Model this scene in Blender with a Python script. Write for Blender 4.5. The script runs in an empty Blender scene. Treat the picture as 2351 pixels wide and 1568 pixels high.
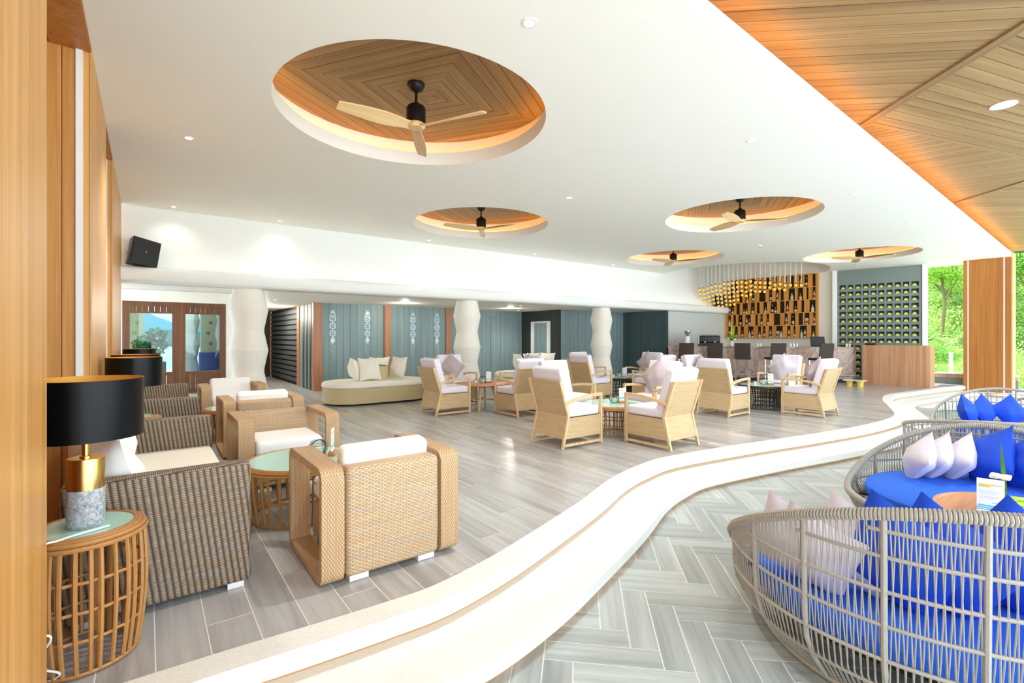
import bpy, bmesh, math, random
from mathutils import Vector, Matrix
random.seed(7)
PI = math.pi
scene = bpy.context.scene
col = scene.collection

# light levels of the place and of the added fill lamps
SKY, SUN, FILL1, FILL2, LEDGE, SPOT, LED, LEDF = 2.2, 9.0, 450.0, 300.0, 2.0, 120.0, 4.5, 0.5
# ------------------------------------------------------------------ camera
cam_d = bpy.data.cameras.new('camera')
cam_d.sensor_width = 36.0
cam_d.lens = 36.0 * 1110.0 / 2351.0
cam_d.shift_y = -11.0 / 2351.0
cam_d.clip_start = 0.05
cam_d.clip_end = 3000
cam = bpy.data.objects.new('camera', cam_d)
cam.location = (0, 0, 1.4)
cam.rotation_euler = (PI / 2, 0, -math.radians(37.05))
col.objects.link(cam)
scene.camera = cam

# ------------------------------------------------------------------ view, world, sun
scene.view_settings.view_transform = 'Standard'
scene.view_settings.look = 'None'
scene.view_settings.gamma = 1.0
scene.view_settings.use_curve_mapping = False
scene.view_settings.exposure = 0.56
scene.cycles.max_bounces = 10
scene.cycles.diffuse_bounces = 6
scene.cycles.glossy_bounces = 4
scene.cycles.transmission_bounces = 6
scene.cycles.transparent_max_bounces = 12
scene.cycles.sample_clamp_indirect = 6.0
scene.cycles.use_denoising = True

world = bpy.data.worlds.new('sky')
scene.world = world
world.use_nodes = True
wn = world.node_tree
wn.nodes.clear()
w_out = wn.nodes.new('ShaderNodeOutputWorld')
w_bg = wn.nodes.new('ShaderNodeBackground')
w_tc = wn.nodes.new('ShaderNodeTexCoord')
w_sep = wn.nodes.new('ShaderNodeSeparateXYZ')
w_rmp = wn.nodes.new('ShaderNodeValToRGB')
w_rmp.color_ramp.elements[0].position = 0.0
w_rmp.color_ramp.elements[0].color = (0.82, 0.93, 1.0, 1)
w_rmp.color_ramp.elements[1].position = 0.6
w_rmp.color_ramp.elements[1].color = (0.66, 0.84, 1.0, 1)
w_bg.inputs['Strength'].default_value = SKY
wn.links.new(w_tc.outputs['Generated'], w_sep.inputs[0])
wn.links.new(w_sep.outputs['Z'], w_rmp.inputs[0])
wn.links.new(w_rmp.outputs[0], w_bg.inputs['Color'])
wn.links.new(w_bg.outputs[0], w_out.inputs[0])

sun_d = bpy.data.lights.new('sun', 'SUN')
sun_d.energy = SUN
sun_d.angle = math.radians(3)
sun_d.color = (1.0, 1.0, 0.98)
sun = bpy.data.objects.new('sun', sun_d)
sun.rotation_euler = (math.radians(-36), 0, math.radians(-12))
sun.location = (5, 20, 14)
col.objects.link(sun)


def area(name, loc, rot, sx, sy, power, color=(1, 1, 1)):
    d = bpy.data.lights.new(name, 'AREA')
    d.shape = 'RECTANGLE'
    d.size, d.size_y = sx, sy
    d.energy = power
    d.color = color
    o = bpy.data.objects.new(name, d)
    o.location = loc
    o.rotation_euler = rot
    col.objects.link(o)
    return o


# fill lamps added to stand in for daylight through the two open sides
area('daylight_fill_terrace', (8, -5.0, 2.2), (math.radians(90), 0, 0), 24, 4.2, FILL1, (0.84, 0.93, 1.0))
area('daylight_fill_behind', (-5.5, -1.5, 2.4), (math.radians(90), 0, math.radians(-70)), 8, 4, FILL2, (0.84, 0.93, 1.0))
# unseen uplight added on the ledge to brighten the upper wall and ceiling
area('ledge_fill_light', (8.2, 9.93, 2.60), (math.radians(180), 0, 0), 15.5, 0.08, LEDGE, (1.0, 0.97, 0.90))


# ------------------------------------------------------------------ material helpers
def lin(c):
    def f(v):
        return v / 12.92 if v <= 0.04045 else ((v + 0.055) / 1.055) ** 2.4
    if isinstance(c, str):
        c = [int(c[i:i + 2], 16) / 255.0 for i in (0, 2, 4)]
    return (f(c[0]), f(c[1]), f(c[2]), 1.0)


MATS = {}


def base(name, rough=0.5, metal=0.0, color='808080'):
    m = bpy.data.materials.new(name)
    m.use_nodes = True
    nt = m.node_tree
    b = nt.nodes.get('Principled BSDF')
    b.inputs['Roughness'].default_value = rough
    b.inputs['Metallic'].default_value = metal
    b.inputs['Base Color'].default_value = lin(color)
    MATS[name] = m
    return m, nt, b


def ramp(nt, fac, stops):
    r = nt.nodes.new('ShaderNodeValToRGB')
    e = r.color_ramp.elements
    e[0].position, e[0].color = stops[0][0], lin(stops[0][1])
    e[1].position, e[1].color = stops[-1][0], lin(stops[-1][1])
    for p, c in stops[1:-1]:
        x = e.new(p)
        x.color = lin(c)
    nt.links.new(fac, r.inputs[0])
    return r.outputs[0]


def noise(nt, vec, scale, detail=3.0, rough=0.55, dist=0.0):
    n = nt.nodes.new('ShaderNodeTexNoise')
    n.inputs['Scale'].default_value = scale
    n.inputs['Detail'].default_value = detail
    n.inputs['Roughness'].default_value = rough
    n.inputs['Distortion'].default_value = dist
    if vec is not None:
        nt.links.new(vec, n.inputs['Vector'])
    return n.outputs['Fac']


def mapped(nt, out, scale=(1, 1, 1), rot=(0, 0, 0), rand=True):
    mp = nt.nodes.new('ShaderNodeMapping')
    mp.inputs['Scale'].default_value = scale
    mp.inputs['Rotation'].default_value = rot
    nt.links.new(out, mp.inputs['Vector'])
    if rand:
        oi = nt.nodes.new('ShaderNodeObjectInfo')
        ge = nt.nodes.new('ShaderNodeNewGeometry')
        ad = nt.nodes.new('ShaderNodeMath')
        ad.operation = 'ADD'
        nt.links.new(oi.outputs['Random'], ad.inputs[0])
        nt.links.new(ge.outputs['Random Per Island'], ad.inputs[1])
        mu = nt.nodes.new('ShaderNodeMath')
        mu.operation = 'MULTIPLY'
        mu.inputs[1].default_value = 37.0
        nt.links.new(ad.outputs[0], mu.inputs[0])
        nt.links.new(mu.outputs[0], mp.inputs['Location'])
        return mp.outputs[0], ad.outputs[0]
    return mp.outputs[0], None


def mixc(nt, fac, a, b, mode='MIX'):
    m = nt.nodes.new('ShaderNodeMix')
    m.data_type = 'RGBA'
    m.blend_type = mode
    if isinstance(fac, float):
        m.inputs[0].default_value = fac
    else:
        nt.links.new(fac, m.inputs[0])
    for i, x in ((6, a), (7, b)):
        if isinstance(x, str):
            m.inputs[i].default_value = lin(x)
        elif isinstance(x, tuple):
            m.inputs[i].default_value = x
        else:
            nt.links.new(x, m.inputs[i])
    return m.outputs[2]


def bump(nt, b, h, strength=0.3, dist=0.01):
    n = nt.nodes.new('ShaderNodeBump')
    n.inputs['Strength'].default_value = strength
    n.inputs['Distance'].default_value = dist
    nt.links.new(h, n.inputs['Height'])
    nt.links.new(n.outputs[0], b.inputs['Normal'])


def plain(name, color, rough=0.5, metal=0.0, var=0.04, scale=6.0):
    m, nt, b = base(name, rough, metal, color)
    tc = nt.nodes.new('ShaderNodeTexCoord')
    n = noise(nt, tc.outputs['Object'], scale, 4)
    c = lin(color)
    r = nt.nodes.new('ShaderNodeValToRGB')
    e = r.color_ramp.elements
    e[0].color = (c[0] * (1 - var), c[1] * (1 - var), c[2] * (1 - var), 1)
    e[1].color = (min(1, c[0] * (1 + var)), min(1, c[1] * (1 + var)), min(1, c[2] * (1 + var)), 1)
    nt.links.new(n, r.inputs[0])
    nt.links.new(r.outputs[0], b.inputs['Base Color'])
    return m


def wood(name, stops, axis='z', rough=0.45, fine=42.0, along=1.6, var=0.35, rot=0.0, bmp=0.05):
    m, nt, b = base(name, rough)
    tc = nt.nodes.new('ShaderNodeTexCoord')
    sc = {'x': (along, fine, fine), 'y': (fine, along, fine), 'z': (fine, fine, along)}[axis]
    src = tc.outputs['Object']
    if rot:
        p0 = nt.nodes.new('ShaderNodeMapping')
        p0.inputs['Rotation'].default_value = (0, 0, -rot)
        nt.links.new(src, p0.inputs['Vector'])
        src = p0.outputs[0]
    v, rnd = mapped(nt, src, sc)
    n1 = noise(nt, v, 1.0, 5, 0.6, 0.4)
    sc2 = tuple(s * 0.22 for s in sc)
    v2, _ = mapped(nt, src, sc2)
    n2 = noise(nt, v2, 1.0, 2, 0.5, 0.8)
    ad = nt.nodes.new('ShaderNodeMath')
    ad.operation = 'MULTIPLY_ADD'
    ad.inputs[1].default_value = 0.5
    nt.links.new(n2, ad.inputs[0])
    hm = nt.nodes.new('ShaderNodeMath')
    hm.operation = 'MULTIPLY'
    hm.inputs[1].default_value = 0.5
    nt.links.new(n1, hm.inputs[0])
    nt.links.new(hm.outputs[0], ad.inputs[2])
    c = ramp(nt, ad.outputs[0], stops)
    fr = nt.nodes.new('ShaderNodeMath')
    fr.operation = 'FRACT'
    nt.links.new(rnd, fr.inputs[0])
    mr = nt.nodes.new('ShaderNodeMapRange')
    mr.inputs['To Min'].default_value = 1 - var * 0.5
    mr.inputs['To Max'].default_value = 1 + var * 0.5
    nt.links.new(fr.outputs[0], mr.inputs['Value'])
    hsv = nt.nodes.new('ShaderNodeHueSaturation')
    nt.links.new(mr.outputs[0], hsv.inputs['Value'])
    nt.links.new(c, hsv.inputs['Color'])
    nt.links.new(hsv.outputs[0], b.inputs['Base Color'])
    bump(nt, b, n1, bmp, 0.004)
    return m


def mth(nt, op, a, b=None):
    n = nt.nodes.new('ShaderNodeMath')
    n.operation = op
    for k, x in enumerate((a, b)):
        if x is None:
            continue
        if isinstance(x, (int, float)):
            n.inputs[k].default_value = x
        else:
            nt.links.new(x, n.inputs[k])
    return n.outputs[0]


def weave(name, c1, c2, gap, P, Q, depth=0.45, strength=0.6, streak=None, rough=0.55, vert=False, lo=0.12, par=1.0):
    """over and under weave on the metre UVs: strands of height Q run across stakes P/2 apart"""
    m, nt, b = base(name, rough)
    uv = nt.nodes.new('ShaderNodeUVMap')
    sp = nt.nodes.new('ShaderNodeSeparateXYZ')
    nt.links.new(uv.outputs[0], sp.inputs[0])
    x, z = (sp.outputs[1], sp.outputs[0]) if vert else (sp.outputs[0], sp.outputs[1])
    zq = mth(nt, 'DIVIDE', z, Q)
    row = mth(nt, 'FLOOR', zq)
    fr = mth(nt, 'FRACT', zq)
    ph = mth(nt, 'ADD', mth(nt, 'MULTIPLY', x, 2 * PI / P), mth(nt, 'MULTIPLY', row, PI * par))
    over = mth(nt, 'ADD', mth(nt, 'MULTIPLY', mth(nt, 'SINE', ph), depth), 1 - depth)
    prof = mth(nt, 'POWER', mth(nt, 'SINE', mth(nt, 'MULTIPLY', fr, PI)), 0.55)
    h = mth(nt, 'MULTIPLY', over, prof)
    cb = nt.nodes.new('ShaderNodeCombineXYZ')
    nt.links.new(mth(nt, 'MULTIPLY', x, 3.0), cb.inputs[0])
    nt.links.new(mth(nt, 'MULTIPLY', row, 3.7), cb.inputs[1])
    n = noise(nt, cb.outputs[0], 1.0, 2, 0.5)
    strand = ramp(nt, n, [(0.35, c2), (0.65, c1)])
    if streak:
        cb2 = nt.nodes.new('ShaderNodeCombineXYZ')
        nt.links.new(mth(nt, 'MULTIPLY', x, 2.0), cb2.inputs[0])
        nt.links.new(mth(nt, 'MULTIPLY', row, 0.55), cb2.inputs[1])
        n2 = noise(nt, cb2.outputs[0], 1.0, 3, 0.6)
        s = ramp(nt, n2, [(0.50, '000000'), (0.62, 'ffffff')])
        strand = mixc(nt, mth(nt, 'MULTIPLY', s, 0.8), strand, streak)
    f = nt.nodes.new('ShaderNodeMapRange')
    f.inputs['From Min'].default_value = lo
    f.inputs['From Max'].default_value = 0.62
    nt.links.new(h, f.inputs['Value'])
    nt.links.new(mixc(nt, f.outputs[0], gap, strand), b.inputs['Base Color'])
    bump(nt, b, h, strength, 0.006)
    return m


def emit(name, color, strength):
    m = bpy.data.materials.new(name)
    m.use_nodes = True
    nt = m.node_tree
    nt.nodes.clear()
    o = nt.nodes.new('ShaderNodeOutputMaterial')
    e = nt.nodes.new('ShaderNodeEmission')
    e.inputs['Color'].default_value = lin(color)
    e.inputs['Strength'].default_value = strength
    nt.links.new(e.outputs[0], o.inputs[0])
    MATS[name] = m
    return m


def clear_glass(name, tint='ffffff', gloss=0.12):
    m = bpy.data.materials.new(name)
    m.use_nodes = True
    nt = m.node_tree
    nt.nodes.clear()
    o = nt.nodes.new('ShaderNodeOutputMaterial')
    t = nt.nodes.new('ShaderNodeBsdfTransparent')
    t.inputs[0].default_value = lin(tint)
    g = nt.nodes.new('ShaderNodeBsdfGlossy')
    g.inputs['Roughness'].default_value = 0.02
    fr = nt.nodes.new('ShaderNodeFresnel')
    fr.inputs[0].default_value = 1.45
    ad = nt.nodes.new('ShaderNodeMath')
    ad.operation = 'MULTIPLY_ADD'
    ad.inputs[1].default_value = 0.40
    ad.inputs[2].default_value = gloss * 0.25
    nt.links.new(fr.outputs[0], ad.inputs[0])
    mx = nt.nodes.new('ShaderNodeMixShader')
    nt.links.new(ad.outputs[0], mx.inputs[0])
    nt.links.new(t.outputs[0], mx.inputs[1])
    nt.links.new(g.outputs[0], mx.inputs[2])
    nt.links.new(mx.outputs[0], o.inputs[0])
    MATS[name] = m
    return m


def terrazzo(name, c, d, rough=0.5):
    m, nt, b = base(name, rough)
    tc = nt.nodes.new('ShaderNodeTexCoord')
    n = noise(nt, tc.outputs['Object'], 170, 2, 0.6)
    n2 = noise(nt, tc.outputs['Object'], 6, 3)
    f = ramp(nt, n, [(0.36, d), (0.50, c), (0.70, c)])
    c2 = mixc(nt, n2, 'ffffff', 'f6f3ec')
    nt.links.new(mixc(nt, 1.0, f, c2, 'MULTIPLY'), b.inputs['Base Color'])
    return m


def marble(name, stops, scale=3.0, rough=0.25, dist=2.5):
    m, nt, b = base(name, rough)
    tc = nt.nodes.new('ShaderNodeTexCoord')
    n = noise(nt, tc.outputs['Object'], scale, 7, 0.65, dist)
    nt.links.new(ramp(nt, n, stops), b.inputs['Base Color'])
    return m


def foliage(name, stops, scale=2.0):
    m, nt, b = base(name, 0.55)
    ge = nt.nodes.new('ShaderNodeNewGeometry')
    nt.links.new(ramp(nt, ge.outputs['Random Per Island'], stops), b.inputs['Base Color'])
    tr = nt.nodes.new('ShaderNodeBsdfTranslucent')
    nt.links.new(ramp(nt, ge.outputs['Random Per Island'], stops), tr.inputs[0])
    mx = nt.nodes.new('ShaderNodeMixShader')
    mx.inputs[0].default_value = 0.35
    o = nt.nodes.get('Material Output')
    nt.links.new(b.outputs[0], mx.inputs[1])
    nt.links.new(tr.outputs[0], mx.inputs[2])
    nt.links.new(mx.outputs[0], o.inputs[0])
    return m


# ------------------------------------------------------------------ materials
plain('ceiling_paint', 'FAF9F0', 0.6, 0, 0.012)
plain('white_paint', 'F6F8F5', 0.6, 0, 0.015)
plain('cream_paint', 'F4F0E4', 0.6, 0, 0.02)
plain('white_metal', 'F2F2F0', 0.35, 0, 0.02)
plain('black_metal', '17120F', 0.4, 0.3, 0.1)
plain('black_plastic', '1B1B1D', 0.45, 0, 0.1)
plain('steel', 'C9C9C6', 0.25, 1.0, 0.05)
plain('brass', 'E0B974', 0.26, 1.0, 0.05)
plain('gold_lining', 'E9A83C', 0.4, 0.2, 0.05)
plain('black_shade', '03060A', 0.34, 0, 0.1)
MATS['black_shade'].node_tree.nodes['Principled BSDF'].inputs['Specular IOR Level'].default_value = 0.22
plain('white_fabric', 'FDFCF8', 0.85, 0, 0.03, 30)
plain('cream_fabric', 'FAF5E6', 0.85, 0, 0.03, 30)
plain('lilac_fabric', 'E9E3EC', 0.85, 0, 0.03, 30)
plain('taupe_fabric', 'B9AAAD', 0.85, 0, 0.05, 30)
plain('pale_fabric', 'D8D0D8', 0.8, 0, 0.04, 20)
plain('blue_fabric', '0B49C8', 0.75, 0, 0.10, 12)
plain('blue_seat', '1B66DE', 0.8, 0, 0.05, 12)
plain('mint_glass', 'B9E8D8', 0.06, 0, 0.01)
plain('grout', 'F0EEEA', 0.7, 0, 0.04)
plain('dark_floor_base', 'EDEFEC', 0.7, 0, 0.04)
plain('dark_brown', '170F09', 0.6, 0, 0.15)
plain('grey_wall', '78837F', 0.55, 0, 0.04)
plain('dark_grey', '343836', 0.55, 0, 0.10)
plain('slat_grey', '4A5052', 0.5, 0, 0.2)
plain('cord_white', 'EDEDEA', 0.4)
plain('wax', 'FBF7EA', 0.5)
plain('soil', '3B2A1D', 0.9)
plain('pot_white', 'EFEAE0', 0.4)
plain('deep_blue', '123E9C', 0.5, 0, 0.1)
plain('blossom', 'F4EFD8', 0.6)
plain('leaf_green', '5DA62E', 0.5, 0, 0.25, 40)
plain('leaf_lime', 'B9DC3C', 0.5, 0, 0.25, 40)
plain('bottle_dark', '14160F', 0.15)
plain('bottle_amber', '8A4A12', 0.15)
plain('bottle_clear', 'C9C6BC', 0.12)
plain('bottle_gold', 'D8A030', 0.25, 0.4)
plain('label_cream', 'CFC3A0', 0.6)
plain('label_red', '96302A', 0.6)
plain('wine_end', 'D6E06A', 0.35, 0, 0.2, 9)
plain('card_white', 'F5F8F8', 0.5)
plain('print_cyan', '58C4DE', 0.5)
plain('print_yellow', 'E7C62F', 0.5)
plain('print_teal', '2F7D93', 0.5)
plain('print_grey', 'C6CCCE', 0.5)
plain('yellow_plastic', 'F2D257', 0.5)
plain('rod_white', 'DDDCD6', 0.4)
plain('column_white', 'F7F2E7', 0.6, 0, 0.02)
plain('shade_wall', 'D3D7D3', 0.6, 0, 0.02)  # back wall below the ledge, with the ledge's shade put into its colour
plain('pale_silver', 'C6DFE4', 0.35, 0.15, 0.04)
plain('red_dot', 'D8342C', 0.4)
plain('mirror', 'E4EAE6', 0.02, 1.0, 0.0)
plain('trunk_bark', '8A7355', 0.8, 0, 0.2)
plain('water', 'A8DCE2', 0.3, 0, 0.05, 0.02)
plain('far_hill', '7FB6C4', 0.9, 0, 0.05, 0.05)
plain('near_hill', '5E8C84', 0.9, 0, 0.2, 0.2)
plain('hill_ground', '55782E', 0.9, 0, 0.5, 3.0)
plain('post_grey', 'D2D8CC', 0.5)
plain('deck_stone', 'D8D4CA', 0.7, 0, 0.05)
plain('terrace_tile', 'C9C4C8', 0.4, 0, 0.08)
wood('teak_z', [(0.30, 'BC7F38'), (0.5, 'D49A54'), (0.72, 'E2B06E')], 'z', 0.4, 46, 0.9, 0.10)
wood('teak_deep', [(0.30, '9A5A1E'), (0.5, 'B97632'), (0.72, 'CB8C48')], 'z', 0.42, 40, 0.8, 0.12)
wood('teak_x', [(0.30, '8A4A18'), (0.5, 'A96528'), (0.72, 'BF7C3C')], 'x', 0.45, 40, 0.8, 0.15)
wood('post_wood', [(0.30, '8E5836'), (0.5, 'B27A54'), (0.72, 'C99470')], 'z', 0.45, 40, 0.8, 0.12)
wood('door_wood', [(0.30, '47270E'), (0.5, '663B15'), (0.72, '7C4E21')], 'z', 0.45, 40, 0.8, 0.15)
wood('counter_wood', [(0.28, 'A5714E'), (0.5, 'C99670'), (0.72, 'DDB08B')], 'z', 0.45, 30, 0.8, 0.10)
wood('shelf_wood', [(0.30, 'B97420'), (0.5, 'DE963A'), (0.72, 'EAAA54')], 'z', 0.45, 30, 1.0, 0.12)
wood('table_wood', [(0.30, 'A9653A'), (0.5, 'C6855A'), (0.72, 'D59A70')], 'x', 0.35, 30, 1.2, 0.10)
wood('pale_wood', [(0.30, 'CFA86E'), (0.5, 'E3C28C'), (0.72, 'EED39F')], 'x', 0.4, 40, 1.4, 0.10)
wood('frame_wood', [(0.30, 'C4A272'), (0.5, 'DEBE90'), (0.72, 'E9D0A6')], 'z', 0.45, 40, 1.4, 0.08)
wood('roof_board', [(0.28, '70542F'), (0.5, '967649'), (0.72, 'B08F60')], 'x', 0.5, 26, 0.7, 0.16)
wood('tile_wood', [(0.28, '8E8C8B'), (0.5, 'B0AEAC'), (0.72, 'CBC9C7')], 'y', 0.22, 20, 1.3, 0.12)
wood('tile_grey', [(0.28, '858D8B'), (0.5, 'A8AFAD'), (0.72, 'C7CDCB')], 'x', 0.34, 22, 1.3, 0.20)
wood('teal_board', [(0.28, '748A8D'), (0.5, '859A9C'), (0.72, '91A5A6')], 'z', 0.5, 30, 0.8, 0.05)
wood('dark_teal', [(0.28, '3A4C50'), (0.5, '47595D'), (0.72, '526468')], 'z', 0.5, 30, 0.8, 0.08)
weave('weave_tan', 'E2C29C', 'D2B087', '97754F', 0.038, 0.0105, 0.34, 0.4, 'BAB5A6')
weave('weave_arm', 'DFBD92', 'CFAB80', '997650', 0.028, 0.0085, 0.38, 0.4, None, vert=True)
weave('weave_sofa', 'B39D80', 'A08A6E', '40332A', 0.030, 0.0090, 0.44, 0.8, 'A8A29A', lo=0.08, par=0.08)
weave('weave_chair', 'E0C59C', 'D3B58A', 'A98A5E', 0.024, 0.0090, 0.28, 0.25, 'C9AD7E')
weave('weave_ottoman', 'E2D2A8', 'D6C495', 'AB9866', 0.030, 0.009, 0.28, 0.3)
weave('weave_stool', '4E3C31', '40312A', '1A120D', 0.026, 0.009, 0.40, 0.5)
plain('rattan', 'B58048', 0.4, 0, 0.18, 25)
plain('rattan_dark', '2B2A2A', 0.4, 0, 0.1, 25)
plain('cord_beige', 'A8A399', 0.55, 0, 0.15, 60)
terrazzo('terrazzo', 'F4F5F2', 'E6E5DF')
marble('marble_grey', [(0.30, '5F6168'), (0.48, 'A9ABB0'), (0.66, 'D2D3D6')], 70, 0.4, 0.8)
marble('marble_bar', [(0.30, '6E5142'), (0.46, '9C7D6B'), (0.60, 'BFA392')], 1.6, 0.2, 3.0)
foliage('tree_leaf_light', [(0.0, '7FB234'), (0.5, 'AFD654'), (1.0, 'E2F28A')])
foliage('tree_leaf_mid', [(0.0, '44802C'), (0.5, '7CB544'), (1.0, 'BFE068')])
foliage('tree_leaf_dark', [(0.0, '1F4D2A'), (0.5, '3A7436'), (1.0, '6FA548')])
emit('led_warm', 'FFAE52', LED)
emit('led_roof', 'FF9E22', LED * 2.0)
emit('led_floor', 'FFCB8A', LEDF)
emit('led_white', 'FFF3DC', 2.2)
emit('lamp_disc', 'FFF0CC', 6.0)
emit('bulb_gold', 'EDB64E', 0.95)
clear_glass('clear_glass', 'BFD0D2')
clear_glass('smoke_glass', 'E2EAE8', 0.3)


# ------------------------------------------------------------------ mesh helpers
class MB:
    def __init__(s):
        s.v, s.f, s.m = [], [], []

    def add(s, vs, fs, mi=0):
        o = len(s.v)
        s.v += [tuple(p) for p in vs]
        s.f += [tuple(i + o for i in f) for f in fs]
        s.m += [mi] * len(fs)
        return s

    def box(s, x0, x1, y0, y1, z0, z1, mi=0):
        vs = [(x0, y0, z0), (x1, y0, z0), (x1, y1, z0), (x0, y1, z0), (x0, y0, z1), (x1, y0, z1), (x1, y1, z1), (x0, y1, z1)]
        fs = [(3, 2, 1, 0), (4, 5, 6, 7), (0, 1, 5, 4), (1, 2, 6, 5), (2, 3, 7, 6), (3, 0, 4, 7)]
        return s.add(vs, fs, mi)

    def prism(s, poly, z0, z1, mi=0):
        n = len(poly)
        vs = [(p[0], p[1], z0) for p in poly] + [(p[0], p[1], z1) for p in poly]
        fs = [tuple(range(n - 1, -1, -1)), tuple(range(n, 2 * n))]
        fs += [(i, (i + 1) % n, n + (i + 1) % n, n + i) for i in range(n)]
        return s.add(vs, fs, mi)

    def prism_x(s, poly, x0, x1, mi=0):
        """poly in (y, z), extruded along x"""
        n = len(poly)
        vs = [(x0, p[0], p[1]) for p in poly] + [(x1, p[0], p[1]) for p in poly]
        fs = [tuple(range(n - 1, -1, -1)), tuple(range(n, 2 * n))]
        fs += [(i, (i + 1) % n, n + (i + 1) % n, n + i) for i in range(n)]
        return s.add(vs, fs, mi)

    def tube(s, pts, r, n=6, closed=False, mi=0, caps=True):
        pts = [Vector(p) for p in pts]
        k = len(pts)
        rs = r if isinstance(r, (list, tuple)) else [r] * k
        t0 = (pts[1] - pts[0]).normalized()
        up = Vector((0, 0, 1)) if abs(t0.z) < 0.9 else Vector((1, 0, 0))
        a = t0.cross(up).normalized()
        vs = []
        for i in range(k):
            if closed:
                t = (pts[(i + 1) % k] - pts[i - 1]).normalized()
            else:
                t = (pts[min(i + 1, k - 1)] - pts[max(i - 1, 0)]).normalized()
            a = (a - t * a.dot(t))
            if a.length < 1e-6:
                a = t.orthogonal()
            a.normalize()
            b = t.cross(a)
            for j in range(n):
                q = 2 * PI * j / n
                vs.append(pts[i] + (a * math.cos(q) + b * math.sin(q)) * rs[i])
        fs = []
        for i in range(k if closed else k - 1):
            i2 = (i + 1) % k
            for j in range(n):
                j2 = (j + 1) % n
                fs.append((i * n + j, i * n + j2, i2 * n + j2, i2 * n + j))
        if not closed and caps:
            fs.append(tuple(range(n - 1, -1, -1)))
            fs.append(tuple((k - 1) * n + j for j in range(n)))
        return s.add(vs, fs, mi)

    def lathe(s, prof, n=24, c=(0, 0), mi=0, sx=1.0, sy=1.0):
        """prof: list of (r, z)"""
        vs, fs = [], []
        for r, z in prof:
            for j in range(n):
                q = 2 * PI * j / n
                vs.append((c[0] + r * math.cos(q) * sx, c[1] + r * math.sin(q) * sy, z))
        for i in range(len(prof) - 1):
            for j in range(n):
                j2 = (j + 1) % n
                fs.append((i * n + j, i * n + j2, (i + 1) * n + j2, (i + 1) * n + j))
        if prof[0][0] > 1e-5:
            fs.append(tuple(range(n - 1, -1, -1)))
        if prof[-1][0] > 1e-5:
            fs.append(tuple((len(prof) - 1) * n + j for j in range(n)))
        return s.add(vs, fs, mi)

    def rbox(s, c, size, r, k=3, mi=0, fn=None):
        """box with rounded edges; fn may deform each vertex (unit coords, point)"""
        h = [x / 2 for x in size]
        r = min(r, *[x * 0.98 for x in h])
        ax = []
        for i in range(3):
            e = [-h[i] + r * (1 - math.cos(t * PI / 2 / k)) for t in range(0, k + 1)]
            e = [-h[i] + r * t / k for t in range(k + 1)]
            mid = [0.0] if fn else []
            ax.append(e + mid + [-x for x in reversed(e)])
        idx, vs, fs = {}, [], []

        def vert(p):
            key = tuple(round(x, 5) for x in p)
            if key not in idx:
                q = Vector([max(-h[i] + r, min(h[i] - r, p[i])) for i in range(3)])
                d = Vector(p) - q
                o = q + (d.normalized() * r if d.length > 1e-9 else d)
                if fn:
                    o = fn(o, (o.x / h[0], o.y / h[1], o.z / h[2]))
                idx[key] = len(vs)
                vs.append((o[0] + c[0], o[1] + c[1], o[2] + c[2]))
            return idx[key]
        for a in range(3):
            b, d = (a + 1) % 3, (a + 2) % 3
            for sg in (-1, 1):
                for i in range(len(ax[b]) - 1):
                    for j in range(len(ax[d]) - 1):
                        q = []
                        for (ii, jj) in ((i, j), (i + 1, j), (i + 1, j + 1), (i, j + 1)):
                            p = [0, 0, 0]
                            p[a] = sg * h[a]
                            p[b] = ax[b][ii]
                            p[d] = ax[d][jj]
                            q.append(vert(p))
                        if sg < 0:
                            q.reverse()
                        if len(set(q)) > 2:
                            fs.append(tuple(dict.fromkeys(q)))
        return s.add(vs, fs, mi)

    def disc(s, c, r, z, n=24, mi=0):
        vs = [(c[0] + r * math.cos(2 * PI * j / n), c[1] + r * math.sin(2 * PI * j / n), z) for j in range(n)]
        return s.add(vs, [tuple(range(n))], mi)

    def xform(s, M):
        s.v = [tuple(M @ Vector(p)) for p in s.v]
        return s

    def mesh(s, name, mats, smooth=False, sharp=40):
        me = bpy.data.meshes.new(name)
        me.from_pydata(s.v, [], s.f)
        for x in (mats if isinstance(mats, (list, tuple)) else [mats]):
            me.materials.append(MATS[x])
        if any(s.m):
            me.polygons.foreach_set('material_index', s.m)
        uvl = me.uv_layers.new(name='UVMap')
        buf = [0.0] * (2 * len(me.loops))
        vv = s.v
        for p in me.polygons:
            nx, ny, nz = (abs(x) for x in p.normal)
            if nz >= nx and nz >= ny:
                ia, ib = 0, 1
            elif nx >= ny:
                ia, ib = 1, 2
            else:
                ia, ib = 0, 2
            for li in p.loop_indices:
                q = vv[me.loops[li].vertex_index]
                buf[2 * li] = q[ia]
                buf[2 * li + 1] = q[ib]
        uvl.data.foreach_set('uv', buf)
        if smooth:
            me.polygons.foreach_set('use_smooth', [True] * len(me.polygons))
            if smooth != 'all':
                try:
                    me.set_sharp_from_angle(angle=math.radians(sharp))
                except Exception:
                    pass
        me.update()
        return me


def obj(name, mb, mats, parent=None, loc=(0, 0, 0), rz=0.0, smooth=False):
    me = mb if isinstance(mb, bpy.types.Mesh) else mb.mesh(name, mats, smooth)
    o = bpy.data.objects.new(name, me)
    o.location = loc
    if rz:
        o.rotation_euler = (0, 0, rz)
    col.objects.link(o)
    if parent is not None:
        o.parent = parent
    return o


def tag(o, label, cat, group=None, kind=None):
    o['label'] = label
    o['category'] = cat
    if group:
        o['group'] = group
    if kind:
        o['kind'] = kind
    return o


def thing(name, label, cat, loc, rz=0.0, group=None):
    o = bpy.data.objects.new(name, None)
    o.empty_display_size = 0.1
    o.location = loc
    o.rotation_euler = (0, 0, rz)
    col.objects.link(o)
    return tag(o, label, cat, group)


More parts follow.
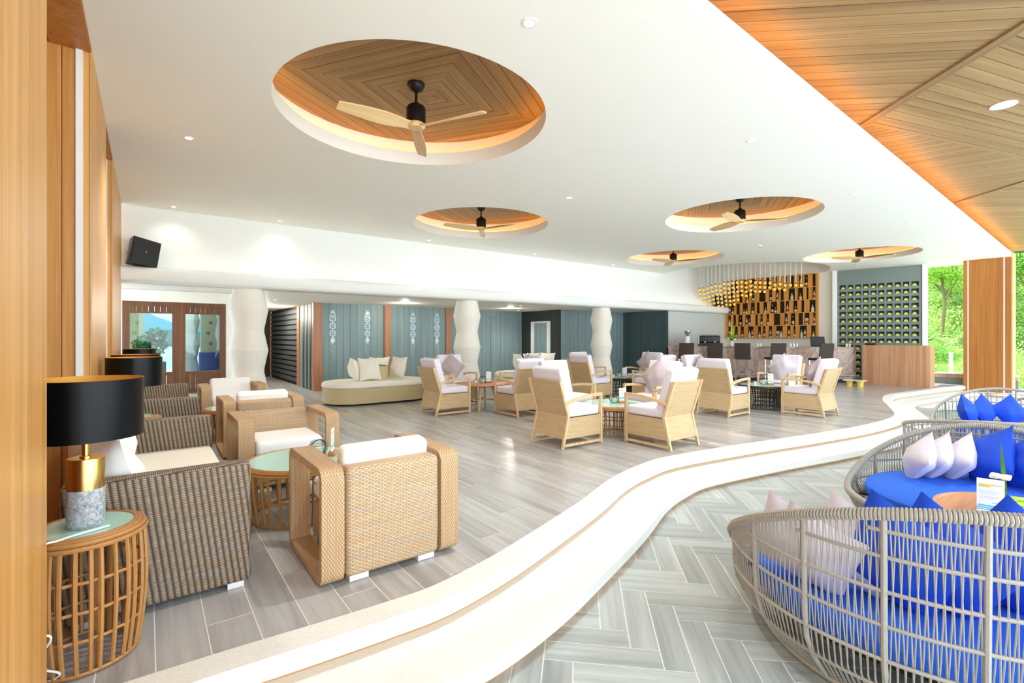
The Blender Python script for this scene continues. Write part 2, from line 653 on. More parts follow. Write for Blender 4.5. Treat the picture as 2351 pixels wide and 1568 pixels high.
def struct(name, mb, mats, parent=None, loc=(0, 0, 0), smooth=False, label=None):
    o = obj(name, mb, mats, parent, loc, 0.0, smooth)
    if parent is None:
        o['kind'] = 'structure'
    if label:
        o['label'] = label
    return o


def dup(root, loc, rz, label=None, group=None):
    r = root.copy()
    col.objects.link(r)
    r.location = loc
    r.rotation_euler = (0, 0, rz)
    if label:
        r['label'] = label
    if group:
        r['group'] = group
    for ch in list(root.children):
        c = ch.copy()
        col.objects.link(c)
        c.parent = r
        for g in list(ch.children):
            d = g.copy()
            col.objects.link(d)
            d.parent = c
    return r


def catmull(P, n=8):
    P = [Vector(p) for p in P]
    Q = [2 * P[0] - P[1]] + P + [2 * P[-1] - P[-2]]
    out = []
    for i in range(1, len(Q) - 2):
        p0, p1, p2, p3 = Q[i - 1:i + 3]
        for k in range(n):
            t = k / n
            out.append(0.5 * ((2 * p1) + (p2 - p0) * t + (2 * p0 - 5 * p1 + 4 * p2 - p3) * t * t + (3 * p1 - p0 - 3 * p2 + p3) * t ** 3))
    out.append(P[-1])
    return out


def clip_half(poly, p, n):
    """keep the side where (x-p).n <= 0"""
    out = []
    k = len(poly)
    for i in range(k):
        a, b = poly[i], poly[(i + 1) % k]
        da = (a[0] - p[0]) * n[0] + (a[1] - p[1]) * n[1]
        db = (b[0] - p[0]) * n[0] + (b[1] - p[1]) * n[1]
        if da <= 0:
            out.append(a)
        if (da < 0 < db) or (db < 0 < da):
            t = da / (da - db)
            out.append((a[0] + (b[0] - a[0]) * t, a[1] + (b[1] - a[1]) * t))
    return out


def clip_convex(poly, region):
    k = len(region)
    for i in range(k):
        a, b = region[i], region[(i + 1) % k]
        n = (b[1] - a[1], -(b[0] - a[0]))
        poly = clip_half(poly, a, n)
        if len(poly) < 3:
            return []
    return poly


def parea(poly):
    return 0.5 * sum(poly[i][0] * poly[(i + 1) % len(poly)][1] - poly[(i + 1) % len(poly)][0] * poly[i][1] for i in range(len(poly)))


def inset_clean(poly):
    out = []
    for p in poly:
        if not out or (abs(p[0] - out[-1][0]) + abs(p[1] - out[-1][1])) > 1e-4:
            out.append(p)
    if len(out) > 1 and (abs(out[0][0] - out[-1][0]) + abs(out[0][1] - out[-1][1])) < 1e-4:
        out.pop()
    return out


def boards(name, region, ang, width, gap, z0, z1, mat, parent, length=None, origin=(0, 0), limit=None):
    """strips of boards at angle ang clipped to a convex CCW region, each board one object"""
    d = (math.cos(ang), math.sin(ang))
    n = (-d[1], d[0])
    ss = [(p[0] - origin[0]) * n[0] + (p[1] - origin[1]) * n[1] for p in region]
    tt = [(p[0] - origin[0]) * d[0] + (p[1] - origin[1]) * d[1] for p in region]
    made = []
    for i in range(math.floor(min(ss) / width), math.ceil(max(ss) / width)):
        s0, s1 = i * width + gap / 2, (i + 1) * width - gap / 2
        segs = [(min(tt) - 1, max(tt) + 1)]
        if length:
            t = min(tt) - length * random.random()
            segs = []
            while t < max(tt):
                segs.append((t + gap / 2, t + length - gap / 2))
                t += length
        for a, b in segs:
            poly = [(origin[0] + d[0] * u + n[0] * w, origin[1] + d[1] * u + n[1] * w) for u, w in ((a, s0), (b, s0), (b, s1), (a, s1))]
            poly = inset_clean(clip_convex(poly, region))
            if len(poly) < 3 or parea(poly) < 0.004:
                continue
            cx = sum(p[0] for p in poly) / len(poly)
            cy = sum(p[1] for p in poly) / len(poly)
            c, s = math.cos(-ang), math.sin(-ang)
            loc = [((p[0] - cx) * c - (p[1] - cy) * s, (p[0] - cx) * s + (p[1] - cy) * c) for p in poly]
            o = obj(name, MB().prism(loc, z0, z1), mat, parent, (cx, cy, 0), ang)
            made.append(o)
    return made



# ================================================================== the setting
CEIL = 3.55
STEP = [(-1.5, 2.52), (-.4, 2.5), (.24, 2.475), (.65, 2.442), (1.0, 2.42), (1.28, 2.42), (1.67, 2.5), (2.05, 2.614), (2.93, 2.917), (3.63, 3.2),
        (4.2, 3.344), (4.85, 3.4), (6.14, 3.215), (7.36, 2.987), (8.58, 2.797), (9.63, 2.714), (10.5, 2.742), (11.2, 2.929),
        (12.2, 3.3), (13.1, 3.62), (14.15, 3.848), (15.1, 3.811), (17.13, 3.57), (18.5, 3.35), (20.5, 3.2)]
CURVE = [(p.x, p.y) for p in catmull([(a, b, 0) for a, b in STEP], 8)]


def normals(C):
    out = []
    for i in range(len(C)):
        a, b = C[max(i - 1, 0)], C[min(i + 1, len(C) - 1)]
        dx, dy = b[0] - a[0], b[1] - a[1]
        L = math.hypot(dx, dy)
        out.append((dy / L, -dx / L))
    return out


NRM = normals(CURVE)


def loft(sect, mi=0):
    """section of (offset towards the lower floor, z) swept along the step curve"""
    mb = MB()
    k = len(sect)
    vs = []
    for (x, y), (nx, ny) in zip(CURVE, NRM):
        vs += [(x + nx * o, y + ny * o, z) for o, z in sect]
    fs = []
    for i in range(len(CURVE) - 1):
        for j in range(k):
            j2 = (j + 1) % k
            fs.append((i * k + j, i * k + j2, (i + 1) * k + j2, (i + 1) * k + j))
    mb.add(vs, fs)
    return mb


# upper floor: grout bed + wood-look tiles
bed = [(p[0], p[1]) for p in CURVE] + [(20.5, 14.4), (-1.5, 14.4)]
floor = struct('floor', MB().prism(bed, -0.12, -0.0015), 'grout')


def step_side(x, y):
    """signed distance to the step edge (negative on the upper floor), nearest point and normal"""
    best, bi = 1e9, 0
    for i, (a, b) in enumerate(CURVE):
        d = (x - a) ** 2 + (y - b) ** 2
        if d < best:
            best, bi = d, i
    nx, ny = NRM[bi]
    a, b = CURVE[bi]
    return (x - a) * nx + (y - b) * ny, (a + nx * 0.01, b + ny * 0.01), (nx, ny)


tiles = []
TW, TL, G = 0.20, 1.20, 0.006
for i in range(-6, 93):
    u0 = i * TW + 0.03
    t = 2.0 - TL * ((i * 0.37) % 1.0)
    while t < 14.3:
        poly = [(u0 + G / 2, t + G / 2), (u0 + TW - G / 2, t + G / 2), (u0 + TW - G / 2, t + TL - G / 2), (u0 + G / 2, t + TL - G / 2)]
        t += TL
        if poly[0][0] < -1.2 or poly[1][0] > 19.0:
            continue
        if poly[0][1] < 4.4:
            for q in list(poly) + [(u0 + TW / 2, (poly[0][1] + poly[2][1]) / 2)]:
                s, p, n = step_side(*q)
                if s > 0.0 and len(poly) > 2:
                    poly = inset_clean(clip_half(poly, p, n))
            if len(poly) < 3 or parea(poly) < 0.003:
                continue
        cx = sum(q[0] for q in poly) / len(poly)
        cy = sum(q[1] for q in poly) / len(poly)
        az = math.degrees(math.atan2(cx, cy))
        if az < -12 or az > 88:
            continue
        tiles.append((math.hypot(cx, cy), cx, cy, poly))
tiles.sort(key=lambda q: q[0])
FULL = MB().box(-TW / 2 + G / 2, TW / 2 - G / 2, -TL / 2 + G / 2, TL / 2 - G / 2, -0.009, 0).mesh('tile', 'tile_wood')
rest = MB()
for k, (d, cx, cy, poly) in enumerate(tiles):
    if k < 300:
        if abs(parea(poly) - (TW - G) * (TL - G)) < 1e-4:
            obj('tile', FULL, None, floor, (cx, cy, 0))
        else:
            obj('tile', MB().prism([(a - cx, b - cy) for a, b in poly], -0.009, 0), 'tile_wood', floor, (cx, cy, 0))
    else:
        rest.prism(poly, -0.009, 0)
o = obj('far_tiles', rest, 'tile_wood', floor)
o['kind'] = 'stuff'

# two curved terrazzo steps with light strips under their nosings
s1 = struct('trim_1', loft([(-0.012, -0.12), (-0.012, 0.004), (0.145, 0.004), (0.16, -0.006), (0.16, -0.085), (0.10, -0.09), (0.09, -0.14)]), 'terrazzo', label='upper curved terrazzo step nosing edging the tiled floor')
s2 = struct('trim_2', loft([(0.06, -0.25), (0.06, -0.125), (0.535, -0.125), (0.55, -0.135), (0.55, -0.205), (0.48, -0.21), (0.47, -0.26)]), 'terrazzo', label='lower curved terrazzo step between the two floors')
struct('light_strip', loft([(0.108, -0.094), (0.150, -0.094), (0.150, -0.099), (0.108, -0.099)]), 'led_floor', s1)
struct('light_strip', loft([(0.488, -0.214), (0.540, -0.214), (0.540, -0.219), (0.488, -0.219)]), 'led_floor', s2)

# lower floor with herringbone tiles
low = struct('floor_terrace', MB().box(-6, 22, -6, 5.0, -0.45, -0.2515), 'dark_floor_base', label='lower terrace floor with grey herringbone tiles')
HW, HL, HG = 0.15, 0.60, 0.006
ha = math.radians(45)
cand = []
for n in range(-90, 90):
    for m in range(-14, 14):
        for hv in (0, 1):
            if hv == 0:
                ax, ay, sx, sy = n + 8 * m, n, 4, 1
            else:
                ax, ay, sx, sy = n + 8 * m, n + 1, 1, 4
            px_, py_ = (ax + sx / 2) * HW, (ay + sy / 2) * HW
            x = 3.0 + px_ * math.cos(ha) - py_ * math.sin(ha)
            y = 0.5 + px_ * math.sin(ha) + py_ * math.cos(ha)
            if not (0.2 < x < 19 and -6 < y < 4.2):
                continue
            s, p, nn = step_side(x, y)
            if s < 0.20:
                continue
            az = math.degrees(math.atan2(x, y))
            if az < 20 or az > 92:
                continue
            cand.append((math.hypot(x, y), x, y, hv))
cand.sort()
HT = [MB().box(-HL / 2 + HG / 2, HL / 2 - HG / 2, -HW / 2 + HG / 2, HW / 2 - HG / 2, -0.262, -0.25).mesh('tile', 'tile_grey')]
rest = MB()
for k, (d, x, y, hv) in enumerate(cand):
    a = ha + hv * PI / 2
    if k < 300:
        obj('tile', HT[0], None, low, (x, y, 0), a)
    elif d < 16:
        c, s = math.cos(a), math.sin(a)
        q = [(-HL / 2 + HG / 2, -HW / 2 + HG / 2), (HL / 2 - HG / 2, -HW / 2 + HG / 2), (HL / 2 - HG / 2, HW / 2 - HG / 2), (-HL / 2 + HG / 2, HW / 2 - HG / 2)]
        rest.prism([(x + i * c - j * s, y + i * s + j * c) for i, j in q], -0.262, -0.25)
o = obj('far_tiles', rest, 'tile_grey', low)
o['kind'] = 'stuff'
struct('floor_deck', MB().box(-40, 60, -40, -6, -0.6, -0.26), 'deck_stone', label='sunlit stone deck beyond the terrace')

# ------------------------------------------------------------------ white ceiling with five round recesses
HOLES = [(2.12, 4.38), (5.13, 7.78), (8.51, 4.47), (11.55, 7.94), (15.01, 4.66)]
HR = 1.28
BAR_HOLE = (16.13, 8.45, 2.57)


def edge_v(u):
    return 1.78 + 0.0305 * (u - 2.0)


V1 = 10.12
n_f = 12
us = [-1.3 + (19.4 + 1.3) * k / n_f for k in range(n_f + 1)]
cm = MB()


def filled(outer, holes, z):
    bm = bmesh.new()
    for loop in [outer] + holes:
        vv = [bm.verts.new((p[0], p[1], z)) for p in loop]
        for k in range(len(vv)):
            bm.edges.new((vv[k], vv[(k + 1) % len(vv)]))
    bmesh.ops.triangle_fill(bm, use_beauty=True, use_dissolve=False, edges=bm.edges[:])
    bm.verts.index_update()
    vs = [tuple(v.co) for v in bm.verts]
    fs = [tuple(v.index for v in f.verts) for f in bm.faces]
    bm.free()
    return vs, fs


def circle(a, b, r, n):
    return [(a + r * math.cos(2 * PI * k / n), b + r * math.sin(2 * PI * k / n)) for k in range(n)]


ba, bb, br_ = BAR_HOLE
q1 = math.asin((V1 - bb) / br_)
arc = [(ba + br_ * math.cos(q1 - t * (PI + 2 * q1) / 96), bb + br_ * math.sin(q1 - t * (PI + 2 * q1) / 96)) for t in range(97)]
outer = [(q, edge_v(q)) for q in us] + [(19.4, V1)] + arc + [(-1.3, V1)]
cm.add(*filled(outer, [circle(a, b, HR, 96) for a, b in HOLES], CEIL))
# fascia and the slab over it
vs = []
for q in us:
    e = edge_v(q)
    vs += [(q, e, CEIL), (q, e, CEIL + 0.125), (q, e + 0.30, CEIL + 0.125), (q, e + 0.30, CEIL + 0.50)]
fs = []
for k in range(n_f):
    for j in range(3):
        fs.append((k * 4 + j, k * 4 + j + 1, (k + 1) * 4 + j + 1, (k + 1) * 4 + j))
cm.add(vs, fs)
# recess drums: white cylinder, a set-back cove, then the timber disc
for a, b in HOLES:
    cm.lathe([(HR, CEIL), (HR, CEIL + 0.15), (HR + 0.17, CEIL + 0.15), (HR + 0.17, CEIL + 0.36)][:4], 96, (a, b))
    cm.f = cm.f[:-2]
    cm.m = cm.m[:-2]
a, b, r = BAR_HOLE
cm.lathe([(r, CEIL), (r, CEIL + 0.15), (r + 0.05, CEIL + 0.15), (r + 0.05, CEIL + 0.9)], 128, (a, b))
cm.f = cm.f[:-2]
cm.m = cm.m[:-2]
cm.disc((a, b), r + 0.06, CEIL + 0.9, 64)
cm.box(-1.3, 19.4, 2.35, 14.6, CEIL + 0.95, CEIL + 1.0)
ceiling = struct('ceiling', cm, 'ceiling_paint', smooth=True)


def boards_in_disc(a, b, r, z, parent):
    ca = math.radians(33)
    circ = [(a + r * math.cos(2 * PI * k / 40), b + r * math.sin(2 * PI * k / 40)) for k in range(40)]
    oc = (a + 0.25, b + 0.15)
    for k in range(4):
        d0, d1 = ca + k * PI / 2 - PI / 4, ca + k * PI / 2 + PI / 4
        tri = [oc, (oc[0] + 6 * math.cos(d0), oc[1] + 6 * math.sin(d0)), (oc[0] + 6 * math.cos(d1), oc[1] + 6 * math.sin(d1))]
        reg = inset_clean(clip_convex(circ, tri))
        if len(reg) > 2:
            boards('board', reg, ca + k * PI / 2 + PI / 2, 0.125, 0.006, z, z + 0.012, 'roof_board', parent, None, oc)


for k, (a, b) in enumerate(HOLES):
    d = struct('recess_panel', MB().lathe([(HR + 0.168, CEIL + 0.36), (HR + 0.168, CEIL + 0.40)], 64, (a, b)), 'dark_brown', None, label='timber disc inside a round ceiling recess')
    d.name = 'ceiling_recess'
    boards_in_disc(a, b, HR + 0.165, CEIL + 0.346, d)
    st = MB()
    n = 64
    for (r0, r1) in ((HR + 0.05, HR + 0.10),):
        vs = [(a + r0 * math.cos(2 * PI * q / n), b + r0 * math.sin(2 * PI * q / n), CEIL + 0.165) for q in range(n)]
        vs += [(a + r1 * math.cos(2 * PI * q / n), b + r1 * math.sin(2 * PI * q / n), CEIL + 0.165) for q in range(n)]
        st.add(vs, [(q, (q + 1) % n, n + (q + 1) % n, n + q) for q in range(n)])
    obj('light_strip', st, 'led_warm', d)

# ------------------------------------------------------------------ timber roof of the terrace
RZ = 3.86
roof = struct('ceiling_terrace', MB().box(-3, 20.5, -1.2, 2.62, RZ + 0.012, RZ + 0.10), 'dark_brown', label='timber boarded roof over the terrace')
P0, P1 = (6.6, 2.0), (11.8, 2.15)
dl = (-0.62, -0.785)


def halfplane_region(poly, p, d, keep_left):
    n = (d[1], -d[0])
    if not keep_left:
        n = (-n[0], -n[1])
    return inset_clean(clip_half(poly, p, n))


full = [(-1.3, -1.2), (20.0, -1.2), (20.0, 2.60), (-1.3, 1.95)]
regA = halfplane_region(full, P0, dl, False)
mid = halfplane_region(halfplane_region(full, P0, dl, True), P1, dl, False)
regD = halfplane_region(full, P1, dl, True)
dB = (math.cos(math.radians(-17)), math.sin(math.radians(-17)))
regB = halfplane_region(mid, P0, dB, False)
regC = halfplane_region(mid, P0, dB, True)
for reg, an, w in ((regA, -42, 0.135), (regB, -17, 0.135), (regC, -72, 0.11), (regD, -42, 0.135)):
    if len(reg) > 2 and parea(reg) < 0:
        reg = reg[::-1]
    if len(reg) > 2:
        boards('board', reg, math.radians(an), w, 0.010, RZ - 0.006, RZ + 0.012, 'roof_board', roof, None, (0, 0))
for p in (P0, P1):
    t = MB().box(0, 3.9, -0.05, 0.05, RZ - 0.025, RZ + 0.0)
    obj('batten', t, 'roof_board', roof, (p[0], p[1], 0), math.atan2(dl[1], dl[0]))
st = MB()
vs = []
for q in us:
    e = edge_v(q)
    vs += [(q, e + 0.015, CEIL + 0.135), (q, e + 0.055, CEIL + 0.135)]
st.add(vs, [(2 * k, 2 * k + 1, 2 * k + 3, 2 * k + 2) for k in range(n_f)])
obj('light_strip', st, 'led_roof', roof)

# ------------------------------------------------------------------ timber wall on the left: three piers with seating niches between them
wl = struct('wall_left', MB().box(-1.34, -1.25, -2.0, 10.0, 0, CEIL + 0.3), 'teak_deep')


def pier(v0, v1, u=-0.33):
    p = struct('wall_left', MB().box(-1.25, u + 0.0, v0 + 0.012, v1 - 0.012, 0, CEIL + 0.02), 'teak_deep', label='timber wall pier on the left')
    # side boards facing the camera, and the broad face boards
    n = 6
    w = (u + 1.25) / n
    for k in range(n):
        obj('panel', MB().box(0.003, w - 0.003, -0.012, 0.0, 0, CEIL), 'teak_z', p, (-1.25 + k * w, v0 + 0.012, 0))
    m = max(1, round((v1 - v0) / 0.5))
    w = (v1 - v0) / m
    for k in range(m):
        obj('panel', MB().box(0, 0.012, 0.0025, w - 0.0025, 0, CEIL), 'teak_z', p, (u, v0 + k * w, 0))
    return p


p0 = pier(0.2, 2.5, -0.312)
p1 = pier(4.76, 6.35, -0.342)
p2 = pier(7.5, 9.98, -0.342)
for p, v0, u in ((p1, 4.76, -0.342), (p2, 7.5, -0.342)):
    obj('metal_strip', MB().box(u - 0.075, u - 0.035, v0 - 0.018, v0 + 0.0, 0, CEIL - 0.005), 'white_metal', p)['label'] = 'pale vertical metal strip let into the timber'
for v0, v1 in ((2.5, 4.76), (6.35, 7.5)):
    s = struct('ceiling_niche', MB().box(-1.25, -0.33, v0, v1, CEIL - 0.03, CEIL - 0.005), 'teak_deep', label='timber soffit of a seating niche')
    for k in range(4):
        obj('panel', MB().box(0.003, 0.224, 0.004, v1 - v0 - 0.004, CEIL - 0.042, CEIL - 0.03), 'teak_deep', s, (-1.25 + k * 0.23, v0, 0))
obj('switch_plate', MB().rbox((0, 0, 0), (0.012, 0.09, 0.42), 0.004, 1), 'pale_wood', wl, (-1.24, 3.6, 1.25))

# ------------------------------------------------------------------ back wall: white upper wall on a ledge, soffit, columns
wb = MB()
wb.box(-0.36, 17.95, 10.06, 10.2, 2.30, CEIL + 0.95)
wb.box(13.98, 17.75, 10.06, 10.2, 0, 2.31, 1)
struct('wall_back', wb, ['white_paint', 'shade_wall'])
led = MB()
prof = [(9.82, 2.28), (9.77, 2.295), (9.745, 2.33), (9.74, 2.40), (9.745, 2.47), (9.77, 2.51), (9.82, 2.53), (10.10, 2.53), (10.10, 2.28)]
led.prism_x(prof, -0.40, 17.72)
struct('trim_3', led, 'white_paint', smooth=True, label='white rounded ledge running along the back wall')
so = MB()
so.box(1.75, 13.95, 10.05, 18.6, 2.28, 2.40)
so.box(-0.8, 1.75, 10.05, 11.35, 2.28, 2.40)
so.box(-0.8, 1.75, 11.35, 14.5, 2.52, 2.60)
so.box(-0.8, 1.75, 11.30, 11.36, 2.28, 2.55)
so.box(1.72, 1.78, 11.3, 14.5, 2.28, 2.55)
struct('ceiling_back', so, 'cream_paint', label='low soffit behind the columns')
obj('cove_light', MB().box(-0.7, 1.68, 11.40, 11.50, 2.48, 2.515), 'led_white', bpy.data.objects['ceiling_back'])

prof = []
z = 2.28
for k in range(3):
    zt = 2.28 - 0.76 * k
    prof += [(0.258, zt), (0.335, zt - 0.38)]
prof.append((0.262, 0.0))
prof = prof[::-1]
CMB = MB().lathe(prof, 40)
cme = CMB.mesh('column', 'column_white', True, 10)
ringm = MB()
for zt in (2.28 - 0.76, 2.28 - 1.52):
    ringm.lathe([(0.262, zt - 0.008), (0.270, zt - 0.008), (0.270, zt + 0.008), (0.262, zt + 0.008)], 32)
rme = ringm.mesh('joint_ring', 'cream_paint')
for k, (cu, lb) in enumerate(((1.52, 'white bamboo shaped column beside the glazed timber doors'), (6.32, 'white bamboo shaped column behind the wooden round table'), (11.16, 'white bamboo shaped column nearest the dark teal door'))):
    o = obj('column', cme, None, None, (cu, 10.22, 0))
    o['kind'] = 'structure'
    o['label'] = lb
    obj('joint_ring', rme, None, o)


def board_wall(name, u0, u1, v, z1, n, mat, label, deco=()):
    w = (u1 - u0) / n
    s = struct(name, MB().box(u0, u1, v + 0.02, v + 0.10, 0, z1), 'dark_grey', label=label)
    for k in range(n):
        b = obj('panel', MB().box(0.003, w - 0.003, 0, 0.025, 0, z1), mat, s, (u0 + k * w, v - 0.002, 0))
        if k in deco:
            b['label'] = 'teal board with a silver flower ornament'
            ornament(b, w)
    return s


def ornament(parent, w):
    """chain of silver rosettes thinning out downwards"""
    mb = MB()
    cx = w / 2
    R = w * 0.47

    def rosette(z, r):
        n = 24
        for k in range(8):
            q = 2 * PI * k / 8
            c = (cx + 0.56 * r * math.cos(q), z + 0.56 * r * math.sin(q))
            mb.add([(c[0] + 0.36 * r * math.cos(2 * PI * j / 8), -0.004, c[1] + 0.36 * r * math.sin(2 * PI * j / 8)) for j in range(8)], [tuple(range(8))])
        for r0, r1 in ((0.93 * r, r), (0.18 * r, 0.30 * r)):
            vs = [(cx + r0 * math.cos(2 * PI * j / n), -0.003, z + r0 * math.sin(2 * PI * j / n)) for j in range(n)]
            vs += [(cx + r1 * math.cos(2 * PI * j / n), -0.003, z + r1 * math.sin(2 * PI * j / n)) for j in range(n)]
            mb.add(vs, [(j, (j + 1) % n, n + (j + 1) % n, n + j) for j in range(n)])

    def leaf(z, h, ww):
        mb.add([(cx, -0.003, z + h), (cx - ww, -0.003, z), (cx, -0.003, z - h), (cx + ww, -0.003, z)], [(0, 1, 2, 3)])
    z = 1.88
    for k in range(3):
        rosette(z, R)
        z -= 2 * R + 0.02
    leaf(1.88 + R + 0.06, 0.07, R * 0.45)
    for sx in (-1, 1):
        leaf(1.88 + R + 0.04, 0.05, R * 0.14)
        mb.add([(cx + sx * R, -0.003, 1.88 + R * 0.7), (cx + sx * 0.2 * R, -0.003, 2.12), (cx + sx * 0.1 * R, -0.003, 2.12), (cx + sx * 0.8 * R, -0.003, 1.88 + R * 0.7)], [(0, 1, 2, 3)])
    leaf(z + R - 0.08, 0.12, R * 0.7)
    for i in range(26):
        zz = z - 0.05 - 0.62 * i / 26
        s = 0.010 * (1 - i / 34)
        for j in range(4):
            xx = cx + random.uniform(-R, R) * 0.8
            mb.add([(xx - s, -0.003, zz), (xx, -0.003, zz - s), (xx + s, -0.003, zz), (xx, -0.003, zz + s)], [(0, 1, 2, 3)])
    obj('ornament', mb, 'pale_silver', parent)['label'] = 'silver rosette ornament'


def post(u0, u1, v0, v1, label):
    s = struct('trim_4', MB().box(u0, u1, v0, v1, 0, 2.28), 'post_wood', label=label)
    obj('block', MB().box(u0 - 0.01, u1 + 0.01, v0 - 0.012, v1, 0.42, 0.66), 'post_wood', s)
    return s


TV = 13.0
board_wall('wall_back_teal', 3.62, 5.30, TV, 2.28, 9, 'teal_board', 'teal boarded wall behind the oval ottoman', (1, 6))
board_wall('wall_back_teal', 5.50, 7.27, TV, 2.28, 9, 'teal_board', 'teal boarded wall left of the second bamboo column', (3, 7))
post(3.40, 3.62, TV - 0.05, TV + 0.1, 'timber post at the corridor corner')
post(5.30, 5.50, TV - 0.05, TV + 0.1, 'timber post between the two teal bays')
post(7.27, 7.46, TV - 0.05, TV + 0.6, 'timber post at the end of the teal bays')
w = board_wall('wall_back_teal', 7.46, 10.72, 13.6, 2.28, 17, 'teal_board', 'recessed teal boarded wall with a hidden door', ())
dr = MB()
dr.box(9.35, 10.65, 13.575, 13.60, 2.02, 2.09)
dr.box(9.35, 9.42, 13.575, 13.60, 0, 2.02)
dr.box(10.58, 10.65, 13.575, 13.60, 0, 2.02)
d = struct('door_2', dr, 'teal_board', label='flush teal door with a moulded frame')
s = struct('wall_side', MB().box(10.72, 10.80, 11.66, 13.7, 0, 2.28), 'dark_grey', label='dark return wall with a tall mirror')
for k in range(8):
    obj('panel', MB().box(-0.02, 0.0, 0.002, 0.253, 0, 2.28), 'dark_grey', s, (10.72, 11.66 + k * 0.255, 0))
m = thing('mirror', 'tall narrow white framed mirror on the dark return wall', 'mirror', (10.69, 12.55, 0.62))
obj('glass', MB().box(-0.008, 0, -0.34, 0.34, 0.05, 1.25), 'mirror', m)
fr = MB().box(-0.02, 0.008, -0.50, -0.34, 0, 1.3).box(-0.02, 0.008, 0.34, 0.50, 0, 1.3).box(-0.02, 0.008, -0.34, 0.34, 1.25, 1.3).box(-0.02, 0.008, -0.34, 0.34, 0, 0.05)
obj('frame', fr, 'white_metal', m)
board_wall('wall_back_teal', 10.80, 13.90, 11.65, 2.28, 16, 'teal_board', 'teal boarded wall behind the third bamboo column', ())
s = struct('wall_side', MB().box(13.90, 13.98, 9.80, 11.75, 0, 2.28), 'dark_grey', label='dark teal return wall beside the bar')
for k in range(8):
    obj('panel', MB().box(-0.02, 0.0, 0.002, 0.241, 0, 2.28), 'dark_teal', s, (13.90, 9.80 + k * 0.243, 0))
dd = MB().box(13.868, 13.88, 10.05, 11.0, 0.0, 2.06)
d = struct('door_3', dd, 'dark_teal', label='dark teal door beside the bar')
hb = MB().tube([(13.868, 10.15, 1.02), (13.82, 10.15, 1.02), (13.82, 10.30, 1.02)], 0.012, 8)
obj('handle', hb, 'steel', d)

# corridor beside the glazed doors
cw = struct('wall_corridor', MB().box(3.46, 3.55, 13.1, 18.6, 0, 2.28), 'dark_brown', label='corridor wall with dark slats')
for k in range(14):
    z = 0.10 + k * 0.152
    obj('slat', MB().box(3.43, 3.46, 14.75, 18.4, z, z + 0.11), 'slat_grey', cw)
for v0, v1 in ((14.45, 14.72), (18.40, 18.55)):
    obj('upright', MB().box(3.41, 3.47, v0, v1, 0, 2.26), 'post_wood', cw)
obj('panel', MB().box(3.43, 3.47, 13.1, 14.45, 0, 2.26), 'grey_wall', cw)
for k in range(3):
    obj('rib', MB().box(3.42, 3.45, 13.25 + k * 0.35, 13.40 + k * 0.35, 0, 2.26), 'dark_grey', cw)
struct('wall_corridor_end', MB().box(1.7, 3.55, 18.6, 18.7, 0, 2.6).box(1.7, 1.78, 14.5, 18.7, 0, 2.6), 'dark_brown', label='dark end of the corridor')
struct('floor_corridor', MB().box(1.7, 3.5, 14.39, 18.6, -0.05, -0.001), 'tile_wood', label='corridor floor')

# glazed timber doors
DV = 14.4
struct('wall_doors', MB().box(-0.8, 1.9, DV, DV + 0.12, 2.24, 2.6).box(1.62, 1.90, DV, DV + 0.12, 0, 2.24).box(-1.4, -0.80, DV, DV + 0.12, 0, 2.6).box(-0.80, -0.46, DV, DV + 0.12, 0, 2.24), 'cream_paint', label='pale wall around the glazed timber doors')
for k, (u0, u1, lb) in enumerate(((-0.46, 0.62, 'left glazed timber door'), (0.62, 1.62, 'right glazed timber door'))):
    W = u1 - u0
    d = struct('door_%d' % (k + 4), MB().box(0, 0.14, 0, 0.07, 0, 2.24).box(W - 0.13, W, 0, 0.07, 0, 2.24).box(0.14, W - 0.13, 0, 0.07, 2.13, 2.24).box(0.14, W - 0.13, 0.005, 0.065, 1.96, 2.0).box(0.14, W - 0.13, 0.005, 0.065, 0.46, 0.54).box(0.14, W - 0.13, 0, 0.07, 0, 0.12), 'door_wood', None, (u0, DV - 0.01, 0), label=lb)
    n = 7
    w = (W - 0.27) / n
    for j in range(n):
        obj('panel', MB().box(0.002, w - 0.002, 0, 0.03, 2.0, 2.13), 'door_wood', d, (0.14 + j * w, 0.02, 0))
        obj('panel', MB().box(0.002, w - 0.002, 0, 0.03, 0.12, 0.46), 'door_wood', d, (0.14 + j * w, 0.02, 0))
    obj('pane', MB().box(0.14, W - 0.13, 0.03, 0.036, 0.54, 1.96), 'clear_glass', d)

# ------------------------------------------------------------------ bar end: back wall, wine wall, window, timber column
BD = Vector((-0.0782, 0.9969, 0))
A = Vector((18.1, 6.37, 0))


def strip_wall(name, p, q, z0, z1, mat, thick=0.12, label=None):
    p, q = Vector((p[0], p[1], 0)), Vector((q[0], q[1], 0))
    d = (q - p).normalized()
    n = Vector((d.y, -d.x, 0))
    poly = [(p.x, p.y), (q.x, q.y), (q.x + n.x * thick, q.y + n.y * thick), (p.x + n.x * thick, p.y + n.y * thick)]
    return struct(name, MB().prism(poly, z0, z1), mat, label=label)


E_ = A + BD * 3.9
strip_wall('wall_bar', (A.x, A.y), (E_.x, E_.y), 0, CEIL + 0.92, 'cream_paint', 0.12, 'pale wall behind the bar shelves')
WA, WB = Vector((17.98, 6.20, 0)), Vector((18.43, 4.13, 0))
wd = (WB - WA).normalized()
wn_ = Vector((wd.y, -wd.x, 0))
wang = math.atan2(wd.y, wd.x)
WL = (WB - WA).length
ww = thing('wine_wall', 'grey wall rack of square pigeonholes holding pale green bottles', 'wine rack', (WA.x, WA.y, 0), wang)
